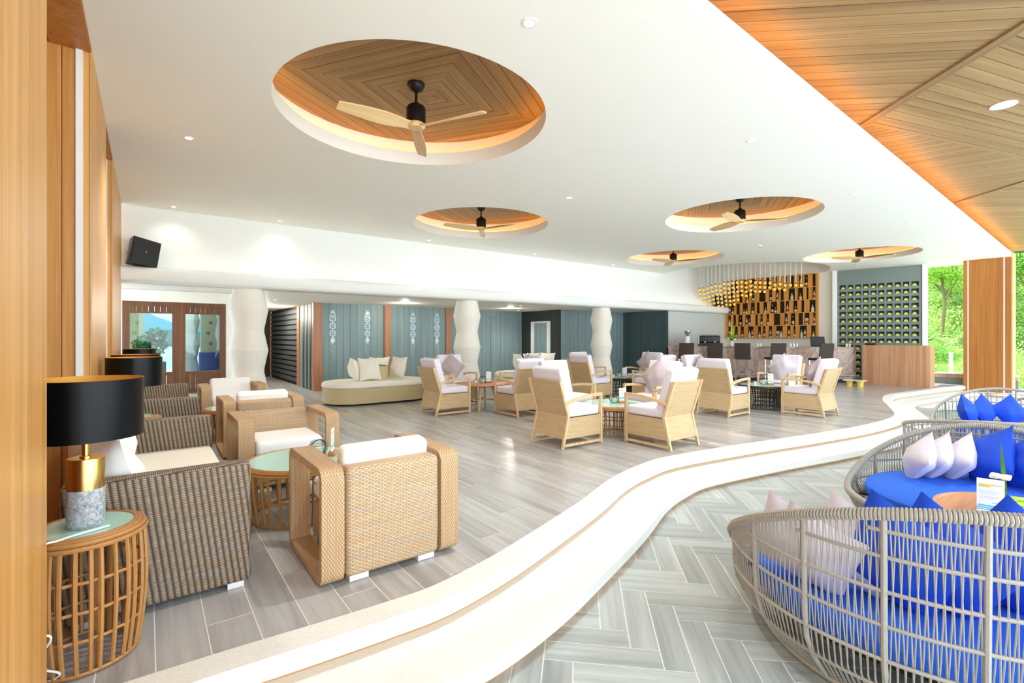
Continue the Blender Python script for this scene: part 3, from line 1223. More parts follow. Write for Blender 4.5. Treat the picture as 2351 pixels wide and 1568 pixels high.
# local x runs along the wall to the right, local -y faces the room
gm = MB()
ORDN = ['first', 'second', 'third', 'fourth', 'fifth', 'sixth', 'seventh', 'eighth', 'ninth', 'tenth', 'eleventh', 'twelfth', 'thirteenth', 'fourteenth']
NX, NR, PX, PZ = 10, 14, 0.198, 0.2155
x0g = (WL - NX * PX) / 2 - 0.01
gm.box(0, WL, 0.24, 0.27, 0, CEIL)
z0g = 0.07
gm.box(0, x0g, 0, 0.24, 0, CEIL).box(x0g + NX * PX, WL, 0, 0.24, 0, CEIL)
gm.box(x0g, x0g + NX * PX, 0, 0.24, z0g + NR * PZ, CEIL).box(x0g, x0g + NX * PX, 0, 0.24, 0, z0g)
obj('back_panel', gm, 'grey_wall', ww)
for k in range(1, NX):
    obj('upright', MB().box(x0g + k * PX - 0.027, x0g + k * PX + 0.027, 0.0, 0.24, z0g, z0g + NR * PZ), 'grey_wall', ww)
for k in range(NR + 1):
    obj('shelf', MB().box(x0g, x0g + NX * PX, 0.02, 0.24, z0g + k * PZ - 0.022, z0g + k * PZ + 0.022).box(x0g, x0g + NX * PX, 0.003, 0.02, z0g + k * PZ - 0.022, z0g + k * PZ + (0.062 if k < NR else 0.022)), 'grey_wall', ww)
bt = MB().lathe([(0.0, 0.0), (0.052, 0.0), (0.056, 0.008), (0.056, 0.15), (0.02, 0.19), (0.018, 0.21)], 16)
bt.xform(Matrix.Rotation(-PI / 2, 4, 'X'))
bme = bt.mesh('bottle', 'wine_end', True)
for i in range(NX):
    for j in range(NR):
        if j < 4 and i > 2:
            continue                                   # hidden behind the timber counter
        lx = x0g + (i + 0.5) * PX
        lz = z0g + j * PZ + 0.022 + 0.056
        p = WA + wd * lx - wn_ * 0.024
        o = obj('wine_bottle', bme, None, None, (p.x, p.y, lz), wang)
        tag(o, 'pale green bottle lying in the grey rack, %s row up, %s from left' % (ORDN[j], ORDN[i]), 'bottle', 'bottles in the grey wall rack')
wq = MB().box(-0.13, 0.0, -0.03, 0.28, 0, CEIL).box(WL, WL + 0.13, -0.03, 0.28, 0, CEIL)
o = struct('trim_5', wq, 'white_paint', None, label='white edge trims of the grey rack wall')
o.location = (WA.x, WA.y, 0)
o.rotation_euler = (0, 0, wang)

wr = struct('wall_right', MB().box(18.95, 19.1, 2.2, 4.3, -0.13, 0.20), 'grey_wall', label='low parapet under the open window')
obj('sill', MB().box(18.90, 19.12, 2.2, 4.3, 0.30, 0.335), 'white_metal', wr)
obj('rail', MB().box(18.93, 19.1, 2.2, 4.3, 0.20, 0.30), 'counter_wood', wr)
struct('trim_6', MB().box(17.4, 18.95, 3.72, 4.3, -0.11, 0.006), 'terrazzo', label='terrazzo strip before the parapet')

tc_ = struct('column_timber', MB().box(18.53, 19.0, 2.28, 3.24, -0.13, CEIL), 'teak_deep', label='broad timber clad column at the right')
for v0, v1 in ((2.285, 2.40), (2.43, 3.12), (3.15, 3.235)):
    obj('panel', MB().box(18.50, 18.53, v0, v1, -0.128, CEIL - 0.002), 'teak_deep', tc_)
for v0 in (2.40, 3.12):
    obj('metal_strip', MB().box(18.505, 18.53, v0, v0 + 0.03, -0.128, CEIL - 0.002), 'white_metal', tc_)
obj('panel', MB().box(18.53, 19.0, 2.255, 2.28, -0.128, CEIL + 0.12), 'pale_wood', tc_)

# ================================================================== fixtures on the ceiling
def ceiling_fan(loc, rz, label):
    t = thing('ceiling_fan', label, 'ceiling fan', loc, rz, 'ceiling fans in the round recesses')
    obj('canopy', MB().lathe([(0.0, 0.0), (0.085, 0.0), (0.085, -0.02), (0.06, -0.065), (0.02, -0.085), (0.0, -0.085)], 20), 'black_metal', t, smooth=True)
    obj('rod', MB().tube([(0, 0, -0.07), (0, 0, -0.20)], 0.014, 10), 'black_metal', t)
    obj('motor', MB().lathe([(0.0, -0.19), (0.03, -0.19), (0.04, -0.215), (0.082, -0.225), (0.094, -0.245), (0.094, -0.385), (0.08, -0.40), (0.0, -0.40)], 24), 'black_metal', t, smooth=True)
    obj('hub', MB().lathe([(0.0, -0.395), (0.085, -0.395), (0.09, -0.42), (0.07, -0.44), (0.0, -0.445)], 20), 'pale_wood', t, smooth=True)
    secs = [(0.05, 0.045, 0.35), (0.12, 0.050, 0.35), (0.20, 0.062, 0.42), (0.33, 0.072, 0.45), (0.48, 0.070, 0.40), (0.64, 0.060, 0.33), (0.745, 0.050, 0.28), (0.76, 0.044, 0.27)]
    mb = MB()
    vs = []
    for x, hw, tw in secs:
        for sy in (-1, -0.4, 0.4, 1):
            y = sy * hw
            vs.append((x, y * math.cos(tw), -0.42 + y * math.sin(tw) + 0.008))
        for sy in (1, 0.4, -0.4, -1):
            y = sy * hw
            vs.append((x, y * math.cos(tw), -0.42 + y * math.sin(tw) - 0.008))
    fs = []
    for i in range(len(secs) - 1):
        for j in range(8):
            fs.append((i * 8 + j, i * 8 + (j + 1) % 8, (i + 1) * 8 + (j + 1) % 8, (i + 1) * 8 + j))
    fs.append(tuple(range(7, -1, -1)))
    fs.append(tuple((len(secs) - 1) * 8 + j for j in range(8)))
    mb.add(vs, fs)
    me = mb.mesh('blade', 'pale_wood', True)
    for k in range(3):
        obj('blade', me, None, t, (0, 0, 0), k * 2 * PI / 3)
    return t


FZ = CEIL + 0.345
fan = ceiling_fan((HOLES[0][0], HOLES[0][1], FZ), math.radians(59), 'black ceiling fan with pale wood blades in the largest, nearest recess')
dup(fan, (HOLES[1][0], HOLES[1][1], FZ), math.radians(54), 'black ceiling fan with pale wood blades in the recess above the wooden round table')
dup(fan, (HOLES[2][0], HOLES[2][1], FZ), math.radians(69), 'black ceiling fan with pale wood blades in the recess second nearest the timber roof')
dup(fan, (HOLES[3][0], HOLES[3][1], FZ), math.radians(52), 'black ceiling fan with pale wood blades in the recess left of the hanging gold bulbs')
dup(fan, (HOLES[4][0], HOLES[4][1], FZ), math.radians(148), 'black ceiling fan with pale wood blades in the recess right of the hanging gold bulbs')


def downlight(loc, label, power, r=0.05, spot=True):
    t = thing('downlight', label, 'ceiling light', loc, 0, 'round recessed downlights')
    obj('rim', MB().lathe([(r * 0.72, 0.0), (r * 0.72, -0.006), (r, -0.006), (r, 0.0)], 20), 'white_metal', t)
    obj('lamp', MB().disc((0, 0), r * 0.72, -0.003, 16), 'lamp_disc', t)
    if spot and power:
        d = bpy.data.lights.new('downlight_beam', 'SPOT')
        d.energy = power
        d.spot_size = math.radians(130)
        d.spot_blend = 0.8
        d.shadow_soft_size = 0.06
        d.color = (1.0, 0.97, 0.91)
        o = bpy.data.objects.new('downlight_beam', d)
        o.location = (0, 0, -0.02)
        o.parent = t
        col.objects.link(o)
    return t


DLS = [((2.09, 2.57), 'white ceiling downlight above the front edge, right of the nearest fan recess'), ((0.36, 6.28), 'white ceiling downlight left of the nearest fan recess'),
       ((0.35, 9.75), 'ceiling downlight over the black wall speaker, first of the row along the back wall'), ((1.97, 9.75), 'second ceiling downlight of the row along the back wall'),
       ((5.01, 9.7), 'ceiling downlight of the back row just left of the second recess'), ((8.05, 9.68), 'ceiling downlight of the back row between second and fourth recesses'),
       ((11.08, 9.68), 'ceiling downlight of the back row left of the fourth recess'), ((5.21, 5.44), 'ceiling downlight between the nearest recess and the third one'),
       ((5.29, 2.65), 'ceiling downlight near the timber roof, second from the camera'), ((8.54, 2.72), 'ceiling downlight near the timber roof, third from the camera'),
       ((11.61, 2.8), 'ceiling downlight near the timber roof, furthest along'), ((11.5, 5.55), 'ceiling downlight between the third and fifth recesses')]
for (a, b), lb in DLS:
    downlight((a, b, CEIL), lb, SPOT if b < 9 else SPOT * 0.07)
downlight((2.44, 12.6, 2.28), 'downlight under the low soffit right of the first bamboo column', SPOT * 0.35, 0.05)
downlight((8.49, 10.83, 2.28), 'downlight under the low soffit between the second and third columns', SPOT * 0.35)
downlight((9.82, 12.65, 2.28), 'downlight under the low soffit before the mirror', SPOT * 0.35)
downlight((7.24, 0.95, RZ - 0.006), 'large downlight in the timber terrace roof', SPOT, 0.11)


def speaker(loc, rz, tilt, label):
    t = thing('speaker', label, 'speaker', loc, rz)
    b = MB().prism([(-0.20, -0.12), (0.20, -0.12), (0.13, 0.14), (-0.13, 0.14)], 0, 0.42)
    M = Matrix.Translation((0, 0, 0.02)) @ Matrix.Rotation(tilt, 4, 'Y')
    b.xform(M)
    obj('cabinet', b, 'black_plastic', t)
    g = MB().box(-0.185, 0.185, -0.135, -0.121, 0.015, 0.405)
    g.xform(M)
    obj('grille', g, 'black_metal', t)
    l = MB().box(-0.012, 0.012, -0.139, -0.134, 0.20, 0.225)
    l.xform(M)
    obj('badge', l, 'red_dot', t)
    br = MB().box(-0.13, -0.02, 0.12, 0.165, 0.17, 0.21).box(-0.05, 0.05, 0.14, 0.165, 0.12, 0.30)
    br.xform(M)
    obj('bracket', br, 'black_metal', t)
    return t


speaker((-0.10, 9.84, 2.53), math.radians(26), math.radians(9), 'black loudspeaker on the left end of the white ledge')
speaker((17.28, 9.86, 2.53), math.radians(-25), 0.0, 'black loudspeaker on the right end of the white ledge, beside the bar shelves')

# hanging bulbs over the bar
ROD = MB().tube([(0, 0, 0.10), (0, 0, 2.2)], 0.012, 6).mesh('rod', 'rod_white')
BULB = MB().lathe([(0.0, 0.0), (0.024, 0.006), (0.042, 0.034), (0.042, 0.056), (0.028, 0.080), (0.016, 0.094), (0.0, 0.096)], 12).mesh('bulb', 'bulb_gold', True)
CAP = MB().lathe([(0.0, 0.092), (0.018, 0.092), (0.018, 0.125), (0.0, 0.125)], 10).mesh('socket', 'black_metal')
ORD = ['first', 'second', 'third', 'fourth', 'fifth', 'sixth', 'seventh', 'eighth', 'ninth', 'tenth', 'eleventh', 'twelfth', 'thirteenth', 'fourteenth', 'fifteenth', 'sixteenth', 'seventeenth', 'eighteenth', 'nineteenth', 'twentieth', 'twenty-first', 'twenty-second', 'twenty-third']
for i in range(23):
    s = i / 22.0
    v = 9.62 - 3.32 * s
    dip = math.exp(-((s - 0.27) / 0.22) ** 2)
    n = 3 + round(3.0 * dip) - (1 if s > 0.72 else 0) - (1 if s > 0.88 else 0)
    top = 3.00 + 0.16 * math.sin(min(1, s * 1.25) * PI) - 0.02 * (i % 2)
    if s > 0.75:
        top -= 0.10 * (s - 0.75) / 0.25
    for j in range(n):
        z = top - j * (0.112 + 0.01 * dip) - 0.012 * ((i * 7 + j * 3) % 3)
        loc = (15.55 + 0.30 * j, v + 0.15 * j, z)
        t = thing('pendant_lamp', 'gold bulb over the bar, %s down in the %s strand from left' % (('first', 'second', 'third', 'fourth', 'fifth', 'sixth')[j], ORD[i]), 'pendant lamp', loc, 0, 'gold bulbs hanging over the bar')
        L = CEIL + 0.9 - z
        r = obj('rod', ROD, None, t)
        r.scale = (1, 1, (L - 0.10) / 2.1)
        r.location = (0, 0, 0.10 - 0.10 * (L - 0.10) / 2.1)
        obj('bulb', BULB, None, t)
        obj('socket', CAP, None, t)

for nm, loc, e in (('corridor_light', (2.6, 15.4, 2.1), 90.0), ('soffit_light', (5.4, 11.8, 2.2), 18.0), ('soffit_light', (9.0, 12.0, 2.2), 12.0)):
    d = bpy.data.lights.new(nm, 'POINT')
    d.energy = e
    d.shadow_soft_size = 0.08
    d.color = (1.0, 0.93, 0.82)
    o = bpy.data.objects.new(nm, d)
    o.location = loc
    col.objects.link(o)

# ================================================================== the bar
# lit shelf unit on the back wall: local x runs from its left end to its right end
SL = A + BD * 3.485
SR = A + BD * 0.43
sang = math.atan2((SR - SL).y, (SR - SL).x)
sn = Vector((math.sin(sang), -math.cos(sang), 0))
SW, SH, SD = 3.05, 2.17, 0.105
sh = thing('bar_shelf', 'large lit timber shelf unit of staggered cubbies behind the bar', 'shelf unit', (SL.x + sn.x * 0.01, SL.y + sn.y * 0.01, 1.36), sang)
for x_ in (-0.03, SW):
    obj('upright', MB().box(x_, x_ + 0.03, -SD, 0, -0.03, SH), 'shelf_wood', sh)
obj('back_panel', MB().box(0, SW, -0.015, 0, 0, SH), 'dark_brown', sh)
RH = SH / 5
for k in range(6):
    obj('shelf', MB().box(0, SW, -SD + 0.005, 0, k * RH - 0.012, k * RH + 0.012), 'shelf_wood', sh)
ROWS = [[(0.16, 0.42), (0.65, 0.78), (0.88, 1.05), (1.17, 1.27), (1.44, 1.55), (1.67, 1.79), (2.02, 2.13), (2.22, 2.35), (2.5, 2.61), (2.67, 2.78), (2.91, 3.01)],
        [(0.05, 0.32), (0.47, 0.59), (0.69, 0.84), (0.93, 1.03), (1.18, 1.41), (1.53, 1.64), (1.75, 1.86), (1.91, 2.02), (2.17, 2.38), (2.46, 2.63), (2.73, 2.8), (2.92, 3.01)],
        [(0.05, 0.29), (0.36, 0.5), (0.59, 0.79), (0.89, 1.04), (1.1, 1.21), (1.33, 1.47), (1.58, 1.8), (1.89, 2.05), (2.08, 2.19), (2.32, 2.46), (2.57, 2.67), (2.82, 3.01)],
        [(0.05, 0.16), (0.25, 0.36), (0.43, 0.6), (0.69, 0.9), (1.05, 1.14), (1.23, 1.32), (1.44, 1.54), (1.68, 1.9), (2.04, 2.15), (2.24, 2.39), (2.48, 2.63), (2.67, 2.83), (2.93, 3.01)],
        [(0.05, 0.21), (0.29, 0.42), (0.52, 0.65), (0.79, 1.0), (1.14, 1.26), (1.31, 1.41), (1.52, 1.64), (1.76, 1.99), (2.13, 2.24), (2.33, 2.4), (2.52, 2.74), (2.87, 3.01)]]


def bottle(kind):
    b = MB()
    if kind == 'box':
        b.rbox((0, 0, 0.12), (0.09, 0.075, 0.22), 0.004, 1, 0)
        b.box(-0.052, 0.052, -0.039, -0.0375, 0.05, 0.14, 1)
        return b.mesh('bottle', ['label_cream', 'bottle_amber'])
    h = {'wine': 0.30, 'squat': 0.24, 'round': 0.20}[kind.split('_')[0]]
    r = {'wine': 0.037, 'squat': 0.045, 'round': 0.043}[kind.split('_')[0]]
    b.lathe([(0.0, 0.0), (r, 0.0), (r, h * 0.55), (r * 0.8, h * 0.64), (0.014, h * 0.75), (0.014, h), (0.0, h)], 12)
    b.lathe([(r + 0.001, h * 0.14), (r + 0.001, h * 0.46)], 12, (0, 0), 1)
    b.f, b.m = b.f[:-2], b.m[:-2]
    b.lathe([(0.016, h * 0.9), (0.016, h * 1.01), (0.0, h * 1.01)], 10, (0, 0), 1)
    c = {'dark': 'bottle_dark', 'amber': 'bottle_amber', 'clear': 'bottle_clear', 'gold': 'bottle_gold'}[kind.split('_')[1]]
    l = 'label_red' if kind == 'wine_clear' else 'label_cream'
    return b.mesh('bottle', [c, l], True)


KINDS = ['wine_dark', 'squat_clear', 'round_amber', 'wine_clear', 'round_gold', 'squat_amber', 'box']
BM = {k: bottle(k) for k in KINDS}
KL = {'wine_dark': 'slim dark wine bottle', 'squat_clear': 'clear spirit bottle with a cream label', 'round_amber': 'round amber bottle', 'wine_clear': 'clear bottle with a red label',
      'round_gold': 'round golden bottle', 'squat_amber': 'amber spirit bottle', 'box': 'cream boxed bottle'}
RN = ['top', 'second', 'third', 'fourth', 'bottom']
cd, sd = math.cos(sang), math.sin(sang)


def shelf_pt(lx, ly):
    o = sh.location
    return (o.x + lx * cd - ly * sd, o.y + lx * sd + ly * cd)


cnt = 0
placed = {}
for r, row in enumerate(ROWS):
    count = 0
    z0 = (4 - r) * RH + 0.012
    x = 0.0
    for a, b in row + [(SW, SW)]:
        if a - x > 0.012:
            obj('block', MB().box(x, a, -SD + 0.012, -0.01, z0, z0 + RH - 0.024), 'shelf_wood', sh)
        x = b
    for q, (a, b) in enumerate(row):
        if (q * 5 + r * 3) % 3 == 2 and r < 4:
            continue
        n = 2 if b - a > 0.19 and r > 1 else 1
        for k in range(n):
            kind = KINDS[(q * 3 + r * 5 + k * 2) % 7]
            if b - a < 0.12 and kind in ('round_amber', 'round_gold', 'box'):
                kind = 'wine_dark' if q % 2 else 'wine_clear'
            lx = (a + b) / 2 if n == 1 else a + (b - a) * (0.27 + 0.46 * k)
            px_, py_ = shelf_pt(lx, -SD * 0.58)
            o = obj('bottle', BM[kind], None, None, (px_, py_, 1.36 + z0), sang)
            tag(o, '%s, %s from left in the %s bar shelf row' % (KL[kind], ORD[count], RN[r]), 'bottle', 'bottles in the %s row of the bar shelves' % RN[r])
            count += 1

# counter
B0, B1 = Vector((13.80, 9.68, 0)), Vector((17.15, 5.42, 0))
bang = math.atan2((B1 - B0).y, (B1 - B0).x)
BL = (B1 - B0).length
bar = thing('bar_counter', 'long bar counter with a brown marble front', 'bar counter', (B0.x, B0.y, 0), bang)
n = 5
w = BL / n
for k in range(n):
    obj('panel', MB().box(0.002, w - 0.002, -0.02, 0.03, 0.10, 1.05), 'marble_bar', bar, (k * w, 0, 0))
obj('plinth', MB().box(0, BL, 0.06, 0.12, 0, 0.10), 'dark_brown', bar)
obj('body', MB().box(0.01, BL - 0.01, 0.03, 0.50, 0.10, 1.05), 'marble_bar', bar)
obj('worktop', MB().box(-0.02, BL + 0.02, -0.04, 0.55, 1.05, 1.09), 'marble_bar', bar)
obj('foot_rail', MB().tube([(0.1, -0.16, 0.22), (BL - 0.1, -0.16, 0.22)], 0.02, 10), 'steel', bar)


def bar_pt(x, y, z):
    return (B0.x + x * math.cos(bang) - y * math.sin(bang), B0.y + x * math.sin(bang) + y * math.cos(bang), z)


def bar_stool(loc, rz, label):
    t = thing('bar_stool', label, 'bar stool', loc, rz, 'brown woven bar stools')
    obj('seat', MB().rbox((0, 0.02, 0.74), (0.44, 0.42, 0.07), 0.015, 2), 'weave_stool', t)
    bk = MB().rbox((0, 0, 0.24), (0.44, 0.035, 0.50), 0.012, 2)
    bk.xform(Matrix.Translation((0, -0.20, 0.72)) @ Matrix.Rotation(math.radians(7), 4, 'X'))
    obj('backrest', bk, 'weave_stool', t)
    for sx in (-1, 1):
        for y in (-0.19, 0.20):
            obj('leg', MB().box(sx * 0.20 - 0.014, sx * 0.20 + 0.014, y - 0.014, y + 0.014, 0, 0.71), 'steel', t)
    ft = MB().box(-0.20, 0.20, 0.19, 0.21, 0.24, 0.265).box(-0.20, 0.20, -0.20, -0.18, 0.24, 0.265)
    ft.box(-0.21, -0.19, -0.19, 0.20, 0.24, 0.265).box(0.19, 0.21, -0.19, 0.20, 0.24, 0.265)
    obj('footrest', ft, 'steel', t)
    return t


st_specs = [(0.50, 0, 'first brown woven bar stool from the left end of the bar'), (1.36, -8, 'second brown woven bar stool from the left end of the bar'), (2.16, -14, 'middle brown woven bar stool, its steel legs and footrest in full view'),
            (3.05, 10, 'fourth brown woven bar stool, behind the chair with the diamond pillow'), (4.20, 22, 'brown woven bar stool nearest the timber counter')]
stool0 = None
for x, da, lb in st_specs:
    loc = bar_pt(x, -0.62 if x < 4 else -0.85, 0)
    if stool0 is None:
        stool0 = bar_stool(loc, bang + math.radians(da), lb)
    else:
        dup(stool0, loc, bang + math.radians(da), lb)

# things on the bar
t = thing('coffee_grinder', 'white coffee grinder with a steel hopper on the bar', 'coffee grinder', bar_pt(0.62, 0.22, 1.09), bang)
obj('body', MB().rbox((0, 0, 0.16), (0.15, 0.20, 0.32), 0.03, 2), 'white_metal', t, smooth=True)
obj('hopper', MB().lathe([(0.04, 0.30), (0.045, 0.36), (0.10, 0.46), (0.10, 0.50), (0.0, 0.50)], 20), 'steel', t, smooth=True)
obj('base', MB().rbox((0, -0.03, 0.015), (0.18, 0.28, 0.03), 0.008, 1), 'black_plastic', t)
t = thing('coffee_machine', 'black two group coffee machine on the bar', 'coffee machine', bar_pt(1.30, 0.26, 1.09), bang)
obj('body', MB().rbox((0, 0.05, 0.22), (0.66, 0.36, 0.26), 0.05, 2), 'black_plastic', t, smooth=True)
obj('tray', MB().rbox((0, 0, 0.045), (0.66, 0.44, 0.07), 0.012, 1), 'black_plastic', t)
obj('cup_rail', MB().tube([(-0.3, -0.1, 0.37), (0.3, -0.1, 0.37), (0.3, 0.2, 0.37), (-0.3, 0.2, 0.37)], 0.008, 6, True), 'steel', t)
obj('side_plate', MB().rbox((-0.335, 0.02, 0.2), (0.02, 0.34, 0.30), 0.008, 1), 'steel', t)
for x in (-0.15, 0.15):
    h = obj('group_head', MB().lathe([(0.03, 0.10), (0.035, 0.12), (0.035, 0.16), (0.0, 0.16)], 12, (x, -0.16)), 'steel', t)
    obj('handle', MB().tube([(x, -0.18, 0.12), (x, -0.32, 0.10)], 0.013, 8), 'black_plastic', h)


def blade_leaf(p0, dirv, length, width, n=5, droop=0.3):
    """tapering leaf strip with a fold"""
    d = Vector(dirv).normalized()
    side = d.cross(Vector((0, 0, 1)))
    if side.length < 1e-3:
        side = Vector((1, 0, 0))
    side.normalize()
    vs, fs = [], []
    for i in range(n + 1):
        s = i / n
        c = Vector(p0) + d * (length * s) - Vector((0, 0, 1)) * (droop * length * s * s)
        w = width * math.sin(PI * (0.12 + 0.88 * s)) ** 0.8 * 0.5 if s < 1 else 0.002
        vs += [c - side * w, c + Vector((0, 0, w * 0.25)), c + side * w]
    for i in range(n):
        fs += [(i * 3, i * 3 + 1, i * 3 + 4, i * 3 + 3), (i * 3 + 1, i * 3 + 2, i * 3 + 5, i * 3 + 4)]
    return vs, fs


t = thing('flower_vase', 'white vase with a tall yellow and green flower arrangement on the bar', 'flower vase', bar_pt(1.98, 0.25, 1.09), bang)
obj('vase', MB().lathe([(0.0, 0.0), (0.05, 0.0), (0.065, 0.08), (0.06, 0.17), (0.05, 0.17), (0.05, 0.10), (0.0, 0.10)], 20), 'pot_white', t, smooth=True)
for k in range(12):
    q = k * 2.4
    e = 0.5 + 0.5 * ((k * 37) % 10) / 10
    mb = MB()
    mb.add(*blade_leaf((0, 0, 0.15), (math.cos(q) * 0.6, math.sin(q) * 0.6, 1.0 * e + 0.3), 0.26 + 0.16 * e, 0.06, 5, 0.25))
    obj('leaf', mb, 'leaf_green' if k % 3 else 'leaf_lime', t)
for k in range(5):
    q = k * 1.3
    mb = MB()
    mb.add(*blade_leaf((0, 0, 0.15), (math.cos(q) * 0.15 + 0.12, math.sin(q) * 0.15, 1), 0.46 + 0.05 * k, 0.035, 5, 0.02))
    obj('spike', mb, 'leaf_lime', t)
for k in range(7):
    q = k * 0.9
    c = (0.11 * math.cos(q), 0.11 * math.sin(q), 0.22 + 0.03 * (k % 3))
    obj('blossom', MB().rbox((0, 0, 0), (0.06, 0.06, 0.05), 0.022, 2), 'print_yellow' if k % 2 else 'blossom', t, c, smooth=True)
t = thing('cash_till', 'black touch screen till near the right end of the bar', 'cash till', bar_pt(BL - 0.95, 0.2, 1.09), bang)
sc = MB().rbox((0, 0, 0.17), (0.40, 0.03, 0.30), 0.01, 1)
sc.xform(Matrix.Rotation(math.radians(-14), 4, 'X'))
obj('screen', sc, 'black_plastic', t)
obj('base', MB().rbox((0, 0.06, 0.02), (0.30, 0.26, 0.04), 0.01, 1), 'black_metal', t)
obj('stand', MB().box(-0.05, 0.05, 0.02, 0.07, 0.03, 0.16), 'black_metal', t)
shk = MB().lathe([(0.0, 0.0), (0.028, 0.0), (0.028, 0.07), (0.018, 0.10), (0.0, 0.105)], 12).mesh('shaker', 'white_metal', True)
for x, lb in ((2.72, 'left white shaker on the bar behind the middle stool'), (2.80, 'right white shaker on the bar behind the middle stool'), (3.66, 'first white shaker on the bar left of the till'), (3.75, 'second white shaker on the bar left of the till'),
              (3.84, 'third white shaker on the bar left of the till'), (BL - 0.22, 'left white shaker on the right end of the bar'), (BL - 0.14, 'right white shaker on the right end of the bar')):
    o = obj('shaker', shk, None, None, bar_pt(x, 0.06, 1.09))
    tag(o, lb, 'shaker', 'white shakers on the bar')

# timber reception counter
ct = thing('reception_counter', 'plain box counter of pinkish timber in front of the grey rack', 'counter', (16.93, 3.62, 0))
obj('front_panel', MB().box(-0.02, 0.0, 0, 1.56, 0, 1.155), 'counter_wood', ct)
obj('side_panel', MB().box(0.0, 0.42, 0.0, 0.04, 0, 1.155), 'counter_wood', ct)
obj('side_panel', MB().box(0.0, 0.42, 1.52, 1.56, 0, 1.155), 'counter_wood', ct)
obj('top', MB().box(0.0, 0.42, 0.04, 1.52, 1.115, 1.15), 'counter_wood', ct)
t = thing('card_reader', 'black payment tray on the timber counter', 'card reader', (17.08, 5.02, 1.15))
obj('base', MB().rbox((0, 0, 0.03), (0.16, 0.24, 0.06), 0.01, 1), 'black_plastic', t)
obj('screen', MB().rbox((-0.02, -0.09, 0.075), (0.09, 0.05, 0.03), 0.008, 1), 'label_red', t)
t = thing('step_stool', 'low white stand on yellow drums beside the bar end', 'stand', (15.9, 5.05, 0))
obj('plate', MB().rbox((0, 0, 0.17), (0.30, 0.50, 0.025), 0.008, 1), 'white_metal', t)
for y in (-0.13, 0.13):
    obj('drum', MB().lathe([(0.0, 0.0), (0.075, 0.0), (0.085, 0.155), (0.0, 0.155)], 18, (0, y)), 'yellow_plastic', t, smooth=True)

# ================================================================== seating
FACE = {'+v': 0.0, '+u': -PI / 2, '-v': PI, '-u': PI / 2}


def lounge_chair(loc, rz, label):
    """high backed woven chair; local +y is its front"""
    t = thing('lounge_chair', label, 'armchair', loc, rz, 'high backed woven lounge chairs with lilac cushions')
    W = 0.31
    # kinked back panel
    pr = [(-0.345, 0.12), (-0.265, 0.40), (-0.405, 0.84), (-0.375, 0.845), (-0.235, 0.405), (-0.315, 0.12)]
    obj('back_panel', MB().prism_x(pr, -W + 0.03, W - 0.03), 'weave_chair', t)
    for s in (-1, 1):
        x0, x1 = (W - 0.03, W) if s > 0 else (-W, -W + 0.03)
        obj('side_panel', MB().prism_x([(-0.33, 0.12), (-0.265, 0.375), (0.31, 0.375), (0.31, 0.12)], x0 + 0.006, x1 - 0.006), 'weave_chair', t)
        lg = MB().prism_x([(-0.375, 0.0), (-0.345, 0.0), (-0.245, 0.40), (-0.385, 0.85), (-0.425, 0.85), (-0.280, 0.40)], x0, x1)
        obj('rear_leg', lg, 'frame_wood', t)
        obj('front_leg', MB().box(x0, x1, 0.31, 0.345, 0, 0.645), 'frame_wood', t)
        obj('sled_bar', MB().box(x0, x1, -0.36, 0.32, 0.025, 0.055), 'frame_wood', t)
        pts = [(-0.31, 0.575), (-0.12, 0.625), (0.10, 0.652), (0.345, 0.66)]
        ar = MB()
        vs = []
        for y, z in pts:
            vs += [(x0 - 0.006, y, z - 0.035), (x1 + 0.006, y, z - 0.035), (x1 + 0.006, y, z), (x0 - 0.006, y, z)]
        fs = [(0, 1, 2, 3), (15, 14, 13, 12)]
        for i in range(3):
            for j in range(4):
                fs.append((i * 4 + j, (i + 1) * 4 + j, (i + 1) * 4 + (j + 1) % 4, i * 4 + (j + 1) % 4))
        ar.add(vs, fs)
        obj('armrest', ar, 'frame_wood', t)
    obj('front_panel', MB().box(-W + 0.03, W - 0.03, 0.30, 0.325, 0.12, 0.375), 'weave_chair', t)
    sc = MB().rbox((0, 0.035, 0.435), (0.555, 0.58, 0.12), 0.03, 3)
    obj('seat_cushion', sc, 'lilac_fabric', t, smooth=True)
    bc = MB().rbox((0, 0, 0), (0.565, 0.13, 0.56), 0.035, 3)
    bc.xform(Matrix.Translation((0, -0.262, 0.735)) @ Matrix.Rotation(math.radians(16), 4, 'X'))
    obj('back_cushion', bc, 'lilac_fabric', t, smooth=True)
    for s in (-1, 1):
        for y in (-0.36, 0.328):
            obj('foot', MB().lathe([(0.010, 0.0), (0.012, -0.004), (0.0, -0.004)], 8, (s * (W - 0.015), y)), 'black_plastic', t)
    return t


